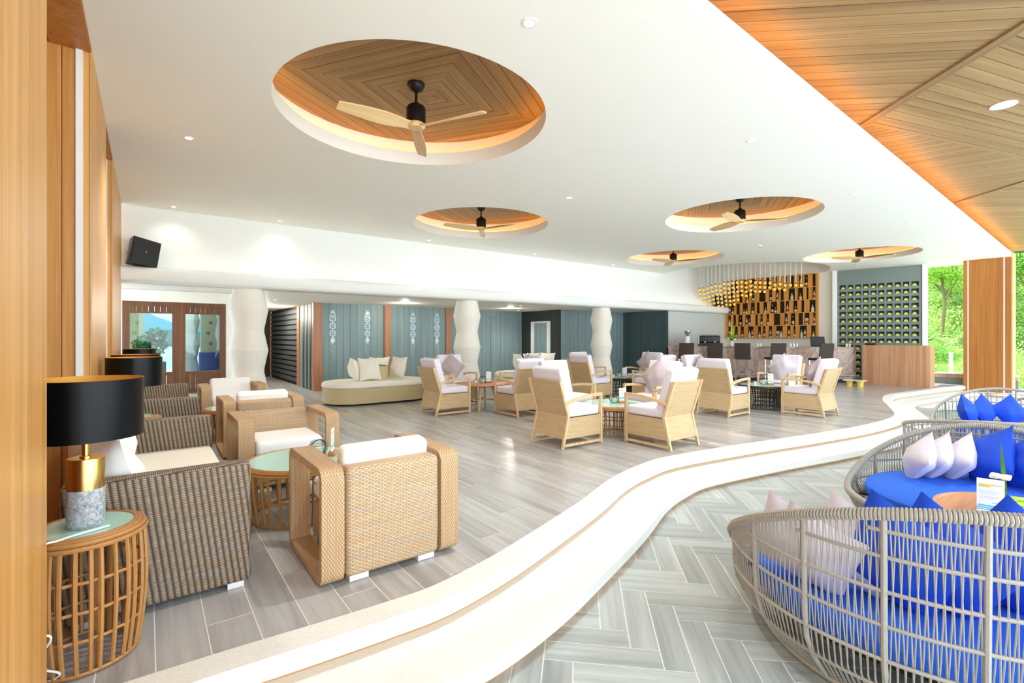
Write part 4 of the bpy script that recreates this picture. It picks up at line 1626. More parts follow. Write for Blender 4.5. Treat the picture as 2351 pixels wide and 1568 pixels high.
G1, G2, G3, G4 = (5.2, 7.84), (5.4, 4.70), (8.8, 7.5), (9.62, 4.58)
CH = [
    ((4.39, 7.84), '+u', 'woven lounge chair on the left of the wooden round table, seen from behind its shoulder'),
    ((5.18, 8.80), '-v', 'woven lounge chair with a taupe diamond pillow, before the second white column'),
    ((5.38, 6.92), '+v', 'woven lounge chair nearest the camera at the wooden round table, back turned'),
    ((6.22, 7.90), '-u', 'woven lounge chair at the wooden round table, mostly hidden, only its cushions in view'),
    ((4.46, 4.69), '+u', 'front left woven lounge chair at the pale rattan table, back turned'),
    ((5.38, 3.89), '+v', 'front right woven lounge chair at the pale rattan table, closest to the curved step'),
    ((5.33, 5.62), '-v', 'woven lounge chair behind the front left one at the pale rattan table'),
    ((6.34, 4.72), '-u', 'woven lounge chair with a taupe pillow across the pale rattan table, facing left'),
    ((7.84, 7.48), '+u', 'woven lounge chair left of the black rattan table by the third column'),
    ((8.72, 8.45), '-v', 'furthest woven lounge chair before the third white column'),
    ((8.82, 6.55), '+v', 'back turned woven lounge chair at the black table by the third column'),
    ((9.72, 7.5), '-u', 'woven lounge chair with a pillow before the dark teal door, facing left'),
    ((8.35, 4.69), '+u', 'woven lounge chair, back turned, left of the black table nearest the bar'),
    ((9.55, 3.74), '+v', 'rightmost woven lounge chair, back to the curved step'),
    ((10.50, 4.66), '-u', 'woven lounge chair with a diamond pillow facing the camera before the bar stools'),
    ((9.33, 5.66), '-v', 'woven lounge chair with a grey pillow just behind the back turned one near the bar'),
]
c0 = None
for (x, y), f, lb in CH:
    if c0 is None:
        c0 = lounge_chair((x, y, 0.004), FACE[f], lb)
    else:
        dup(c0, (x, y, 0.004), FACE[f], lb)


def pillow_mesh(name, mat, s=0.44, t=0.15, n=12, sag=0.0, seed=0):
    """square throw pillow standing in the local xz plane, thickness along y"""
    rnd = random.Random(seed)
    ph = [rnd.uniform(0, 6) for _ in range(6)]
    mb = MB()
    vs, fs = [], []
    for side in (-1, 1):
        for i in range(n + 1):
            for j in range(n + 1):
                a, b = -1 + 2 * i / n, -1 + 2 * j / n
                x = a * (1 - 0.10 * (1 - b * b) ** 1.0 * abs(a))
                z = b * (1 - 0.10 * (1 - a * a) ** 1.0 * abs(b))
                th = max(0.0, (1 - a * a) * (1 - b * b)) ** 0.72
                wr = 0.06 * math.sin(7 * a + 3 * b + ph[0]) * th + 0.05 * math.sin(9 * b - 4 * a + ph[1]) * th * (1 - abs(a))
                lump = 1.0 + sag * (-b) * 0.35
                y = side * (t / 2) * (th * lump + wr)
                vs.append((x * s / 2, y, z * s / 2 + s / 2))
    m = (n + 1) * (n + 1)
    for side in (0, 1):
        for i in range(n):
            for j in range(n):
                q = [side * m + i * (n + 1) + j, side * m + (i + 1) * (n + 1) + j, side * m + (i + 1) * (n + 1) + j + 1, side * m + i * (n + 1) + j + 1]
                fs.append(tuple(q if side == 0 else q[::-1]))
    mb.add(vs, fs)
    return mb.mesh(name, mat, 'all')


PIL = {k: [pillow_mesh('pillow', k, 0.44, 0.25, 16, 0.4, q) for q in range(2)] for k in ('taupe_fabric', 'pale_fabric', 'blue_fabric', 'white_fabric', 'cream_fabric')}


def pillow(kind, loc, rz, tilt, roll, label, group=None, scale=1.0, var=0):
    o = obj('pillow', PIL[kind][var % 2], None, None, loc)
    o.rotation_mode = 'XYZ'
    M = Matrix.Rotation(rz, 4, 'Z') @ Matrix.Rotation(tilt, 4, 'X') @ Matrix.Translation((0, 0, 0.22 * scale)) @ Matrix.Rotation(roll, 4, 'Y') @ Matrix.Translation((0, 0, -0.22 * scale))
    o.matrix_world = Matrix.Translation(loc) @ M @ Matrix.Scale(scale, 4)
    return tag(o, label, 'pillow', group)


def chair_pillow(idx, kind, roll, label, dx=0.0):
    (x, y), f, _ = CH[idx]
    r = FACE[f]
    ly, lx = -0.035, dx
    px_ = x + lx * math.cos(r) - ly * math.sin(r)
    py_ = y + lx * math.sin(r) + ly * math.cos(r)
    pillow(kind, (px_, py_, 0.555), r, math.radians(17), roll, label)


chair_pillow(1, 'taupe_fabric', PI / 4, 'taupe pillow on its corner in the chair before the second white column', 0.02)
chair_pillow(7, 'taupe_fabric', PI / 4, 'taupe pillow on its corner in the left facing chair at the pale rattan table', 0.02)
chair_pillow(11, 'taupe_fabric', PI / 4, 'taupe pillow on its corner in the chair before the dark teal door', 0.02)
chair_pillow(14, 'pale_fabric', PI / 4, 'pale pillow on its corner in the chair facing the camera before the bar stools', 0.0)
chair_pillow(3, 'taupe_fabric', PI / 4, 'taupe pillow tip in the half hidden chair at the wooden round table', 0.0)
chair_pillow(15, 'taupe_fabric', PI / 4, 'grey pillow in the chair behind the back turned one near the bar', -0.1)
chair_pillow(13, 'taupe_fabric', PI / 4, 'dark taupe pillow leaning in the rightmost lounge chair', 0.0)

# club armchairs: ribbon arms, woven body, white cushions
def ribbon_loop(y0, y1, z0, z1, th, r, k=5):
    """rounded rectangle ring in the yz plane"""
    def ring(a0, a1, b0, b1, rr):
        out = []
        for cy, cz, q0 in ((a1 - rr, b1 - rr, 0), (a0 + rr, b1 - rr, 90), (a0 + rr, b0 + rr, 180), (a1 - rr, b0 + rr, 270)):
            for i in range(k + 1):
                q = math.radians(q0 + 90 * i / k)
                out.append((cy + rr * math.cos(q), cz + rr * math.sin(q)))
        return out
    return ring(y0, y1, z0, z1, r), ring(y0 + th, y1 - th, z0 + th, z1 - th, max(0.01, r - th))


def club_chair(loc, rz, label):
    t = thing('club_armchair', label, 'armchair', loc, rz, 'woven club armchairs with ribbon arms')
    H, D, W = 0.665, 0.76, 0.43
    o_, i_ = ribbon_loop(-D / 2, D / 2, 0.012, H, 0.045, 0.075)
    n = len(o_)
    for s in (-1, 1):
        x0, x1 = (W - 0.125, W) if s > 0 else (-W, -W + 0.125)
        vs = [(x0, a, b) for a, b in o_] + [(x1, a, b) for a, b in o_] + [(x0, a, b) for a, b in i_] + [(x1, a, b) for a, b in i_]
        fs = []
        for k in range(n):
            k2 = (k + 1) % n
            fs += [(k, k2, n + k2, n + k), (2 * n + k2, 2 * n + k, 3 * n + k, 3 * n + k2), (k2, k, 2 * n + k, 2 * n + k2), (n + k, n + k2, 3 * n + k2, 3 * n + k)]
        obj('arm', MB().add(vs, fs), 'weave_arm', t, smooth=True)
        for z in (0.30, 0.42):
            for y in (-D / 2 + 0.06, D / 2 - 0.16):
                obj('connector', MB().box(min(x0, x1) - 0.012 if s > 0 else x1, min(x0, x1) if s > 0 else x1 + 0.012, y, y + 0.03, z, z + 0.02), 'steel', t)
    iw = W - 0.137
    bk = MB().rbox((0, -D / 2 + 0.072, 0.341), (2 * iw, 0.14, 0.622), 0.035, 3)
    obj('back_panel', bk, 'weave_tan', t, smooth=True)
    obj('seat_base', MB().rbox((0, 0.05, 0.18), (2 * iw, D - 0.17, 0.26), 0.03, 2), 'weave_tan', t)
    obj('seat_cushion', MB().rbox((0, 0.07, 0.385), (2 * iw - 0.01, D - 0.20, 0.15), 0.045, 3), 'white_fabric', t, smooth=True)
    bc = MB().rbox((0, 0, 0), (2 * iw - 0.03, 0.14, 0.36), 0.04, 3)
    bc.xform(Matrix.Translation((0, -D / 2 + 0.20, 0.565)) @ Matrix.Rotation(math.radians(8), 4, 'X'))
    obj('back_cushion', bc, 'white_fabric', t, smooth=True)
    for x in (-iw + 0.08, iw - 0.08):
        for y in (-D / 2 + 0.06, D / 2 - 0.10):
            obj('foot', MB().box(x - 0.055, x + 0.055, y - 0.035, y + 0.035, 0.0, 0.032), 'white_metal', t)
    return t


cc = club_chair((1.19, 3.11, 0.002), FACE['+v'], 'woven club armchair in the foreground, its back to the camera, white cushion rising behind')
c2 = dup(cc, (1.06, 5.13, 0.002), FACE['-v'], 'woven club armchair across the big glass topped rattan table, seat towards the camera')
for ch in list(c2.children):
    if ch.name.startswith('back_cushion'):
        bpy.data.objects.remove(ch)
dup(cc, (1.12, 6.70, 0.002), FACE['+v'], 'middle woven club armchair, back to the camera, white cushion over its back')
dup(cc, (1.06, 8.66, 0.002), FACE['-v'], 'furthest woven club armchair, white back cushion facing the camera before the first column')


def sofa(loc, L, label):
    """local x runs along its width; +y front"""
    t = thing('wicker_sofa', label, 'sofa', loc, FACE['+u'], 'wicker sofas along the timber wall')
    D, H, A_ = 0.80, 0.695, 0.13
    for s in (-1, 1):
        obj('arm', MB().rbox((s * (L / 2 - A_ / 2), 0, 0.03 + (H - 0.03) / 2), (A_, D, H - 0.03), 0.03, 3), 'weave_sofa', t, smooth=True)
        for y in (-D / 2 + 0.08, D / 2 - 0.08):
            obj('foot', MB().box(s * (L / 2 - 0.07) - 0.05, s * (L / 2 - 0.07) + 0.05, y - 0.035, y + 0.045, 0.0, 0.034), 'white_metal', t)
    obj('back', MB().rbox((0, -D / 2 + 0.08, 0.42), (L - 2 * A_, 0.16, 0.72), 0.04, 3), 'weave_sofa', t, smooth=True)
    obj('seat_base', MB().rbox((0, 0.06, 0.175), (L - 2 * A_, D - 0.14, 0.24), 0.02, 2), 'weave_sofa', t)
    n = 2
    w = (L - 2 * A_) / n
    for k in range(n):
        obj('seat_cushion', MB().rbox((-L / 2 + A_ + (k + 0.5) * w, 0.08, 0.36), (w - 0.008, D - 0.18, 0.15), 0.04, 3), 'cream_fabric', t, smooth=True)
    return t


sofa((0.07, 4.135, 0.001), 2.16, 'wicker sofa nearest the camera with a cream seat, its arm side on')
sofa((0.10, 7.80, 0.001), 2.12, 'second wicker sofa further along the timber wall')
for (x, y, sc, rz, lb) in ((-0.10, 3.42, 1.05, -58, 'white pillow in the near corner of the nearest wicker sofa'), (-0.12, 4.55, 1.0, -85, 'white pillow further along the nearest wicker sofa')):
    pillow('white_fabric', (x, y, 0.445), math.radians(rz), math.radians(20), 0.0, lb, None, sc)


# rattan tables
def rattan_table(loc, R, H, rb, n, label, name='rattan_table', mat='rattan', top=None, belly=0.0, rings=(0.5,), group=None, ct=0.009):
    t = thing(name, label, 'table', loc, 0, group)
    top = top or R
    hh = H - 0.035
    if name == 'side_table':
        for k in range(8):
            q = 2 * PI * (k + 0.4) / 8
            obj('post', MB().tube([((rb - 0.025) * math.cos(q), (rb - 0.025) * math.sin(q), 0.0), ((R - 0.03) * math.cos(q), (R - 0.03) * math.sin(q), hh)], 0.0105, 6), mat, t)

    def rad(s):
        return rb + (R - rb) * s + belly * math.sin(PI * s)
    prof = [(rad(s / 6), 0.012 + (hh - 0.012) * s / 6) for s in range(7)]
    cane = MB().tube([(r, 0, z) for r, z in prof], ct, 6).mesh('cane', mat, True)
    for k in range(n):
        o = obj('cane', cane, None, t, (0, 0, 0), 2 * PI * (k + 0.12 * (k % 3)) / n)
    for s in (0.0,) + tuple(rings):
        r = rad(s)
        z = 0.012 + (hh - 0.012) * s
        pts = [((r - (ct * 0.9 if 0 < s < 1 else 0) + (0.006 * math.sin(n * q * PI / 24) if 0 < s < 1 else 0)) * math.cos(2 * PI * q / 48), (r - (ct * 0.9 if 0 < s < 1 else 0) + (0.006 * math.sin(n * q * PI / 24) if 0 < s < 1 else 0)) * math.sin(2 * PI * q / 48), z) for q in range(48)]
        obj('ring', MB().tube(pts, ct * (1.0 if s == 0 else 0.85), 6, True), mat, t, smooth=True)
    rim = MB()
    for dr, dz in ((0.0, 0.0), (0.006, -0.019), (-0.016, 0.006), (-0.030, 0.010)):
        pts = [((top + dr) * math.cos(2 * PI * q / 56), (top + dr) * math.sin(2 * PI * q / 56), hh + 0.018 + dz) for q in range(56)]
        rim.tube(pts, 0.0105, 6, True)
    obj('top_rim', rim, mat, t, smooth=True)
    obj('glass_top', MB().lathe([(0.0, hh + 0.012), (top - 0.028, hh + 0.012), (top - 0.028, H - 0.002), (0.0, H - 0.002)], 56), 'mint_glass', t)
    return t


LT = [((-0.215, 2.83), 'rattan side table under the nearest black lamp, glass top'), ((-0.09, 5.52), 'rattan side table under the second black lamp'),
      ((-0.09, 6.35), 'rattan side table under the third black lamp, mostly hidden'), ((-0.09, 9.28), 'rattan side table under the furthest black lamp')]
t0 = rattan_table((LT[0][0][0], LT[0][0][1], 0.002), 0.205, 0.57, 0.185, 30, LT[0][1], 'side_table', belly=0.018, rings=(0.27, 0.50, 0.73), group='round rattan side tables under the lamps', ct=0.0085)
for (p, lb) in LT[1:]:
    dup(t0, (p[0], p[1], 0.002), 0.3, lb)
big = rattan_table((1.0, 4.10, 0.002), 0.42, 0.43, 0.375, 34, 'big round rattan coffee table with a mint glass top between two club armchairs', 'coffee_table', belly=0.01, rings=(0.46,), top=0.43, group='round rattan coffee tables between the club chairs', ct=0.011)
dup(big, (1.02, 7.62, 0.002), 0.2, 'rattan coffee table between the two far club armchairs, only its edge in view')
rattan_table((G2[0], G2[1], 0.002), 0.30, 0.44, 0.27, 26, 'pale rattan table with a wide mint glass top between the four front lounge chairs', 'coffee_table', top=0.48, belly=-0.03, rings=(0.33, 0.66))
bt_ = rattan_table((G3[0], G3[1], 0.002), 0.33, 0.46, 0.30, 36, 'black rattan table with a glass top near the third column', 'coffee_table', 'rattan_dark', 0.45, -0.03, (0.2, 0.4, 0.6, 0.8), 'black rattan tables')
dup(bt_, (G4[0], G4[1], 0.002), 0.1, 'black rattan table with a glass top nearest the bar')

t = thing('round_table', 'round wooden table on splayed legs, left of the chairs', 'table', (G1[0], G1[1], 0.002))
obj('tabletop', MB().lathe([(0.0, 0.465), (0.50, 0.465), (0.525, 0.48), (0.525, 0.495), (0.515, 0.50), (0.0, 0.50)], 48), 'table_wood', t, smooth=True)
for k in range(4):
    q = PI / 4 + k * PI / 2
    leg = MB().tube([(0.30, 0, 0.0), (0.20, 0, 0.47)], [0.018, 0.03], 8)
    obj('leg', leg, 'pale_wood', t, (0, 0, 0), q)
obj('stretcher', MB().box(-0.22, 0.22, -0.02, 0.02, 0.17, 0.20).box(-0.02, 0.02, -0.22, 0.22, 0.17, 0.20).xform(Matrix.Rotation(PI / 4, 4, 'Z')), 'pale_wood', t)


# table lamps
def table_lamp(loc, label):
    t = thing('table_lamp', label, 'lamp', loc, 0, 'black drum table lamps')
    obj('marble_base', MB().lathe([(0.0, 0.0), (0.064, 0.0), (0.067, 0.004), (0.067, 0.165), (0.0, 0.165)], 36), 'marble_grey', t, smooth=True)
    obj('brass_body', MB().lathe([(0.0, 0.165), (0.066, 0.165), (0.066, 0.294), (0.063, 0.300), (0.0, 0.300)], 36), 'brass', t, smooth=True)
    obj('neck', MB().lathe([(0.022, 0.300), (0.022, 0.306), (0.014, 0.308), (0.016, 0.42), (0.0, 0.42)], 16), 'brass', t, smooth=True)
    R, z0, z1 = 0.205, 0.39, 0.645
    sm = MB().lathe([(R, z0), (R, z1)], 56)
    sm.f, sm.m = sm.f[:-2], sm.m[:-2]
    k = len(sm.v)
    sm2 = MB().lathe([(R - 0.003, z1), (R - 0.003, z0)], 56)
    sm2.f = sm2.f[:-2]
    sm.add(sm2.v, sm2.f, 1)
    s2 = MB().lathe([(R - 0.003, z1), (R, z1)], 56)
    sm.add(s2.v, s2.f[:-2], 1)
    s = obj('shade', sm, ['black_shade', 'gold_lining'], t, smooth=True)
    obj('shade_ring', MB().tube([(-R + 0.004, 0, z1 - 0.03), (R - 0.004, 0, z1 - 0.03)], 0.003, 6).tube([(0, -R + 0.004, z1 - 0.03), (0, R - 0.004, z1 - 0.03)], 0.003, 6), 'brass', t)
    obj('bulb', MB().lathe([(0.0, 0.42), (0.015, 0.425), (0.03, 0.46), (0.028, 0.485), (0.0, 0.505)], 14), 'wax', t, smooth=True)
    return t


lp = table_lamp((LT[0][0][0], LT[0][0][1], 0.5705), 'nearest table lamp, black drum shade on a brass and grey marble base')
dup(lp, (LT[1][0][0], LT[1][0][1], 0.5705), 0, 'second black drum table lamp from the camera')
dup(lp, (LT[2][0][0], LT[2][0][1], 0.5705), 0, 'third black drum table lamp, peeping over the second')
dup(lp, (LT[3][0][0], LT[3][0][1], 0.5705), 0, 'furthest black drum table lamp, before the glazed door')
cp = [(-0.13, 2.74, 0.578), (-0.28, 2.66, 0.578), (-0.33, 2.60, 0.56), (-0.36, 2.56, 0.30), (-0.30, 2.60, 0.22), (-0.35, 2.62, 0.12), (-0.28, 2.64, 0.05), (-0.33, 2.68, 0.012), (-0.45, 2.75, 0.012)]
cd_ = MB().tube([tuple(p) for p in catmull(cp, 6)], 0.0045, 6)
tag(obj('power_cord', cd_, 'cord_white', smooth=True), 'white power cord hanging down inside the nearest rattan side table', 'cord')

# oval ottomans
def ottoman(loc, rz, label):
    t = thing('oval_ottoman', label, 'ottoman', loc, rz, 'oval woven ottomans with cream seats')
    L, W = 0.53, 0.60

    def stad(w, l, n=20):
        return [(l + w * math.cos(-PI / 2 + PI * k / n), w * math.sin(-PI / 2 + PI * k / n)) for k in range(n + 1)] + [(-l + w * math.cos(PI / 2 + PI * k / n), w * math.sin(PI / 2 + PI * k / n)) for k in range(n + 1)]
    obj('base', MB().prism(stad(W - 0.01, L), 0.04, 0.345), 'weave_ottoman', t, smooth=True)
    obj('plinth', MB().prism(stad(W - 0.06, L), 0.0, 0.04), 'dark_brown', t)
    vs, fs = [], []
    prof = [(W - 0.02, 0.345), (W + 0.005, 0.365), (W + 0.01, 0.40), (W, 0.44), (W - 0.03, 0.462), (W - 0.10, 0.470)]
    n = len(stad(W, L))
    for w, z in prof:
        vs += [(x, y, z) for x, y in stad(w, L)]
    for i in range(len(prof) - 1):
        for k in range(n):
            k2 = (k + 1) % n
            fs.append((i * n + k, i * n + k2, (i + 1) * n + k2, (i + 1) * n + k))
    fs.append(tuple((len(prof) - 1) * n + k for k in range(n)))
    fs.append(tuple(range(n - 1, -1, -1)))
    obj('seat_cushion', MB().add(vs, fs), 'cream_fabric', t, smooth=True)
    obj('planter', MB().prism(stad(0.16, 0.10, 10), 0.465, 0.76), 'weave_ottoman', t, smooth=True)
    pl = obj('plant', MB().prism(stad(0.14, 0.09, 8), 0.758, 0.768), 'soil', t)
    for k in range(16):
        q = k * 2.4
        mb = MB()
        mb.add(*blade_leaf((0.04 * math.cos(q), 0.04 * math.sin(q), 0.765), (math.cos(q), math.sin(q), 0.7), 0.13 + 0.02 * (k % 3), 0.06, 4, 0.4))
        obj('leaf', mb, 'leaf_lime' if k % 3 else 'leaf_green', pl)
    return t


OT1, OT2 = (3.95, 10.45), (8.45, 10.45)
# the ottomans stand just before the column line
OT1 = (4.0, 10.22)
OT2 = (8.45, 10.25)
oo = ottoman((OT1[0], OT1[1], 0.001), 0, 'oval ottoman with a cream seat in full view, left of the lounge chairs')
dup(oo, (OT2[0], OT2[1], 0.001), 0, 'far oval ottoman before the mirror, half hidden by lounge chairs')
for (o_, nm) in ((OT1, 'oval ottoman in full view'), (OT2, 'far oval ottoman before the mirror')):
    for (dx, dy, rz, lb) in ((-0.42, 0.02, 78, 'left end'), (-0.22, -0.24, 4, 'front side'), (0.44, -0.02, -72, 'right end'), (0.12, 0.26, 182, 'back side')):
        pillow('cream_fabric', (o_[0] + dx, o_[1] + dy - 0.02, 0.475), math.radians(rz - 180), math.radians(14), 0.0, 'cream pillow at the %s of the %s' % (lb, nm), None, 1.12)


# table top things
def menu_card(loc, rz, label, h=0.20, w=0.10):
    t = thing('menu_card', label, 'menu card', loc, rz, 'menu cards in wooden blocks')
    obj('block', MB().rbox((0, 0, 0.018), (w * 1.1, 0.05, 0.036), 0.004, 1), 'table_wood', t)
    obj('card', MB().box(-w / 2, w / 2, -0.002, 0.002, 0.02, h + 0.02), 'card_white', t)
    p = MB()
    for x0, x1, z0, z1, mi in ((-0.42, 0.42, 0.84, 0.865, 1), (-0.42, 0.0, 0.79, 0.83, 1), (-0.40, 0.30, 0.70, 0.71, 2), (-0.40, 0.35, 0.66, 0.67, 2), (-0.40, 0.2, 0.62, 0.63, 2), (-0.40, 0.32, 0.55, 0.56, 2), (-0.40, 0.28, 0.51, 0.52, 2),
                               (-0.45, 0.5, 0.30, 0.335, 0), (-0.5, 0.35, 0.25, 0.28, 0), (0.05, 0.5, 0.40, 0.415, 0), (-0.5, 0.1, 0.21, 0.23, 0)):
        p.box(x0 * w, x1 * w, -0.0032, -0.0020, 0.02 + z0 * h, 0.02 + z1 * h, mi)
    obj('print', p, ['print_cyan', 'print_yellow', 'print_grey'], t)
    return t


def candle_bubble(loc, label, plant=True):
    t = thing('candle_holder', label, 'candle holder', loc, 0, 'round glass candle holders on the tables')
    g = MB().lathe([(0.030, 0.0), (0.058, 0.018), (0.075, 0.055), (0.072, 0.095), (0.050, 0.128)], 22)
    g.f, g.m = g.f[:-1], g.m[:-1]
    obj('glass', g, 'smoke_glass', t, smooth=True)
    hoop = [(0.076 * math.cos(q * PI / 18), 0, 0.066 + 0.066 * math.sin(q * PI / 18)) for q in range(36)]
    obj('hoop', MB().tube(hoop, 0.004, 6, True), 'black_metal', t, (0, 0, 0), -0.6, smooth=True)
    obj('candle', MB().lathe([(0.0, 0.006), (0.036, 0.006), (0.036, 0.070), (0.0, 0.070)], 18), 'wax', t, smooth=True)
    return t


def small_pot(loc, label):
    t = thing('potted_plant', label, 'plant', loc, 0, 'small potted plants on the tables')
    obj('pot', MB().lathe([(0.0, 0.0), (0.028, 0.0), (0.034, 0.055), (0.028, 0.055), (0.0, 0.045)], 16), 'pot_white', t, smooth=True)
    pl = MB()
    for k in range(14):
        q = k * 2.4
        pl.add(*blade_leaf((0, 0, 0.05), (math.cos(q), math.sin(q), 0.9), 0.06, 0.025, 3, 0.4))
    obj('leaves', pl, 'leaf_green', t)
    return t


mc = cb = sp = None
CA = -0.3
TOPS = [((G1[0], G1[1], 0.5025), 'the wooden round table'), ((G2[0], G2[1], 0.4405), 'the pale rattan table'), ((G3[0], G3[1], 0.4605), 'the black table by the third column'), ((G4[0], G4[1], 0.4605), 'the black table nearest the bar'), ((1.0, 4.10, 0.4305), 'the big glass topped rattan table')]
for (x, y, z), nm in TOPS:
    rz = -math.atan2(x, y) + (0.25 if nm[4:9] != 'big g' else 1.3)
    d = math.hypot(x, y)
    ru, rv = y / d, -x / d               # to the right as seen from the doorway side
    k = 0.03 if nm[4:9] != 'big g' else 0.13
    a = (x + ru * (k + 0.09), y + rv * (k + 0.09), z)
    b = (x + ru * (k - 0.04) + 0.02, y + rv * (k - 0.04), z)
    c = (x + ru * (k - 0.14), y + rv * (k - 0.14) + 0.04, z)
    if mc is None:
        mc = menu_card(a, rz, 'white and blue menu card on ' + nm)
        cb = candle_bubble(b, 'round smoked glass candle holder on ' + nm)
        sp = small_pot(c, 'tiny potted plant on ' + nm)
    else:
        dup(mc, a, rz, 'white and blue menu card on ' + nm)
        dup(cb, b, rz, 'round smoked glass candle holder on ' + nm)
        dup(sp, c, rz, 'tiny potted plant on ' + nm)

# ================================================================== rope daybeds on the lower floor
LZ = -0.249


def daybed(loc, R, back, hi, lo, p, label, seed=0, fine=True, seat=0.30):
    """round rope nest: bowl of ribs, rings and cords rising from a low front to a high back (back = angle of the back)"""
    t = thing('rope_daybed', label, 'daybed', loc, 0, 'round rope daybeds with blue seats')

    def top(q):
        d = math.cos(q - back)
        return lo + (hi - lo) * max(0.0, (d + 0.3) / 1.3) ** p

    rb = R * 0.83

    def pt(q, s):
        """s = 0 at the floor, 1 at the rim"""
        h = top(q)
        r = rb + (R - rb) * math.sin(min(1.0, s * h / 0.30) * PI / 2) + 0.02 * s
        return (r * math.cos(q), r * math.sin(q), 0.02 + (h - 0.02) * s)
    N = 96
    obj('rim', MB().tube([pt(2 * PI * k / N, 1.0) for k in range(N)], 0.021, 10, True), 'cord_beige', t, smooth=True)
    obj('base_ring', MB().tube([pt(2 * PI * k / N, 0.0) for k in range(N)], 0.016, 8, True), 'cord_beige', t, smooth=True)
    nr = 18
    for k in range(nr):
        q = 2 * PI * (k + 0.35) / nr
        obj('rib', MB().tube([pt(q, s / 7) for s in range(8)], 0.0125, 8), 'cord_beige', t, smooth=True)
    levels = (0.16, 0.32, 0.48, 0.64, 0.80, 0.92)
    for zz in levels:
        # rings keep their height where the wall is high enough and stop against the rim where it dips
        runs, cur = [], []
        for k in range(N + 1):
            q = back + PI + 2 * PI * k / N
            h = top(q)
            if zz * 0.92 < h - 0.05:
                cur.append(pt(q, zz * 0.92 / h))
            elif cur:
                runs.append(cur)
                cur = []
        if cur:
            runs.append(cur)
        for r_ in runs:
            if len(r_) > 3:
                obj('ring', MB().tube(r_, 0.0085, 6), 'cord_beige', t, smooth=True)
    cords = MB()
    nc = 430 if fine else 170
    for k in range(nc):
        q = 2 * PI * (k + (0.25 if k % 2 else 0)) / nc
        if min(abs(((q * nr / (2 * PI)) - 0.35) % 1), 1 - abs(((q * nr / (2 * PI)) - 0.35) % 1)) < 0.04:
            continue
        sl = 0.035 * (1 if k % 2 else -1)
        pts = []
        for s in range(6):
            x, y, z = pt(q + sl * (s / 5 - 0.5), s / 5)
            o = 1 + 0.004 * (1 if s % 2 else -1)
            pts.append((x * o, y * o, z))
        cords.tube(pts, 0.0032, 4, caps=False)
    # rope wrapped round the rim
    if fine:
        nw = 400
        for k in range(nw):
            q = 2 * PI * k / nw
            x, y, z = pt(q, 1.0)
            c = Vector((x, y, z))
            rad = Vector((math.cos(q), math.sin(q), 0))
            ring = [c + (rad * math.cos(a) + Vector((0, 0, 1)) * math.sin(a)) * 0.0225 for a in [2 * PI * j / 8 for j in range(8)]]
            cords.tube(ring, 0.0068, 6, True)
    o = obj('cords', cords, 'cord_beige', t)
    o['kind'] = 'stuff'
    # inner platform of slats and the seat cushion
    rs = R * 0.875
    pf = MB()
    for k in range(13):
        y = -rs + 2 * rs * (k + 0.5) / 13
        hw = math.sqrt(max(0, rs * rs - y * y)) * 0.97
        pf.box(-hw, hw, y - 0.05, y + 0.05, seat - 0.125, seat - 0.105)
    obj('platform', pf, 'dark_brown', t)
    st = MB().lathe([(0.0, seat - 0.105), (rs - 0.02, seat - 0.105), (rs, seat - 0.085), (rs + 0.004, seat - 0.05), (rs, seat - 0.02), (rs - 0.025, seat), (0.0, seat)], 64)
    obj('seat_cushion', st, 'blue_seat', t, smooth=True)
    for k in range(4):
        q = PI / 4 + k * PI / 2
        obj('leg', MB().tube([(rb * 0.8 * math.cos(q), rb * 0.8 * math.sin(q), 0.0), (rb * 0.8 * math.cos(q), rb * 0.8 * math.sin(q), seat - 0.12)], 0.02, 8), 'cord_beige', t)
    return t


def cam_pt(lat, Z):
    return (FW[0] * Z + RT[0] * lat, FW[1] * Z + RT[1] * lat)


FW, RT = (0.6025, 0.7981), (0.7981, -0.6025)


def ang(lat, Z):
    x, y = cam_pt(lat, Z)
    return math.atan2(y, x)


BEDS = []


def bed(lat, Z, R, blat, bZ, hi, lo, p, label, **kw):
    x, y = cam_pt(lat, Z)
    b = ang(blat, bZ)
    BEDS.append((x, y, R, b))
    return daybed((x, y, LZ), R, b, hi, lo, p, label, **kw)


def bed_pillow(i, along, out, kind, label, lean=16, scale=1.0, dz=0.0, roll=0.0, var=0, seat=0.30, turn=0, face=None):
    """along = angle from the back of bed i (radians, + anticlockwise); out = fraction of R"""
    x, y, R, b = BEDS[i]
    q = b + along
    px_, py_ = x + R * out * math.cos(q), y + R * out * math.sin(q)
    if face:
        q = ang(*face)
    pillow(kind, (px_, py_, LZ + seat + 0.006 + dz), q + PI / 2 + math.radians(turn), math.radians(lean), roll, label, None, scale, var)


bed(2.18, 2.62, 0.88, -0.27, -0.96, 0.975, 0.37, 0.9, 'nearest round rope daybed, its high woven back towards the camera', seat=0.33)
bed(3.75, 3.86, 0.86, 0.75, 0.66, 0.82, 0.30, 1.5, 'second round rope daybed, open towards the nearest one, blue seat in view', seat=0.38)
bed(5.52, 5.35, 0.90, -0.55, -0.83, 0.80, 0.53, 0.9, 'third rope daybed, back to back with the second one', fine=False)
bed(7.25, 6.95, 0.90, 0.6, 0.8, 0.82, 0.29, 1.5, 'fourth rope daybed with blue pillows in a row', fine=False)
bed(9.55, 8.15, 0.90, -0.5, -0.85, 0.80, 0.30, 1.0, 'furthest rope daybed by the timber column', fine=False)

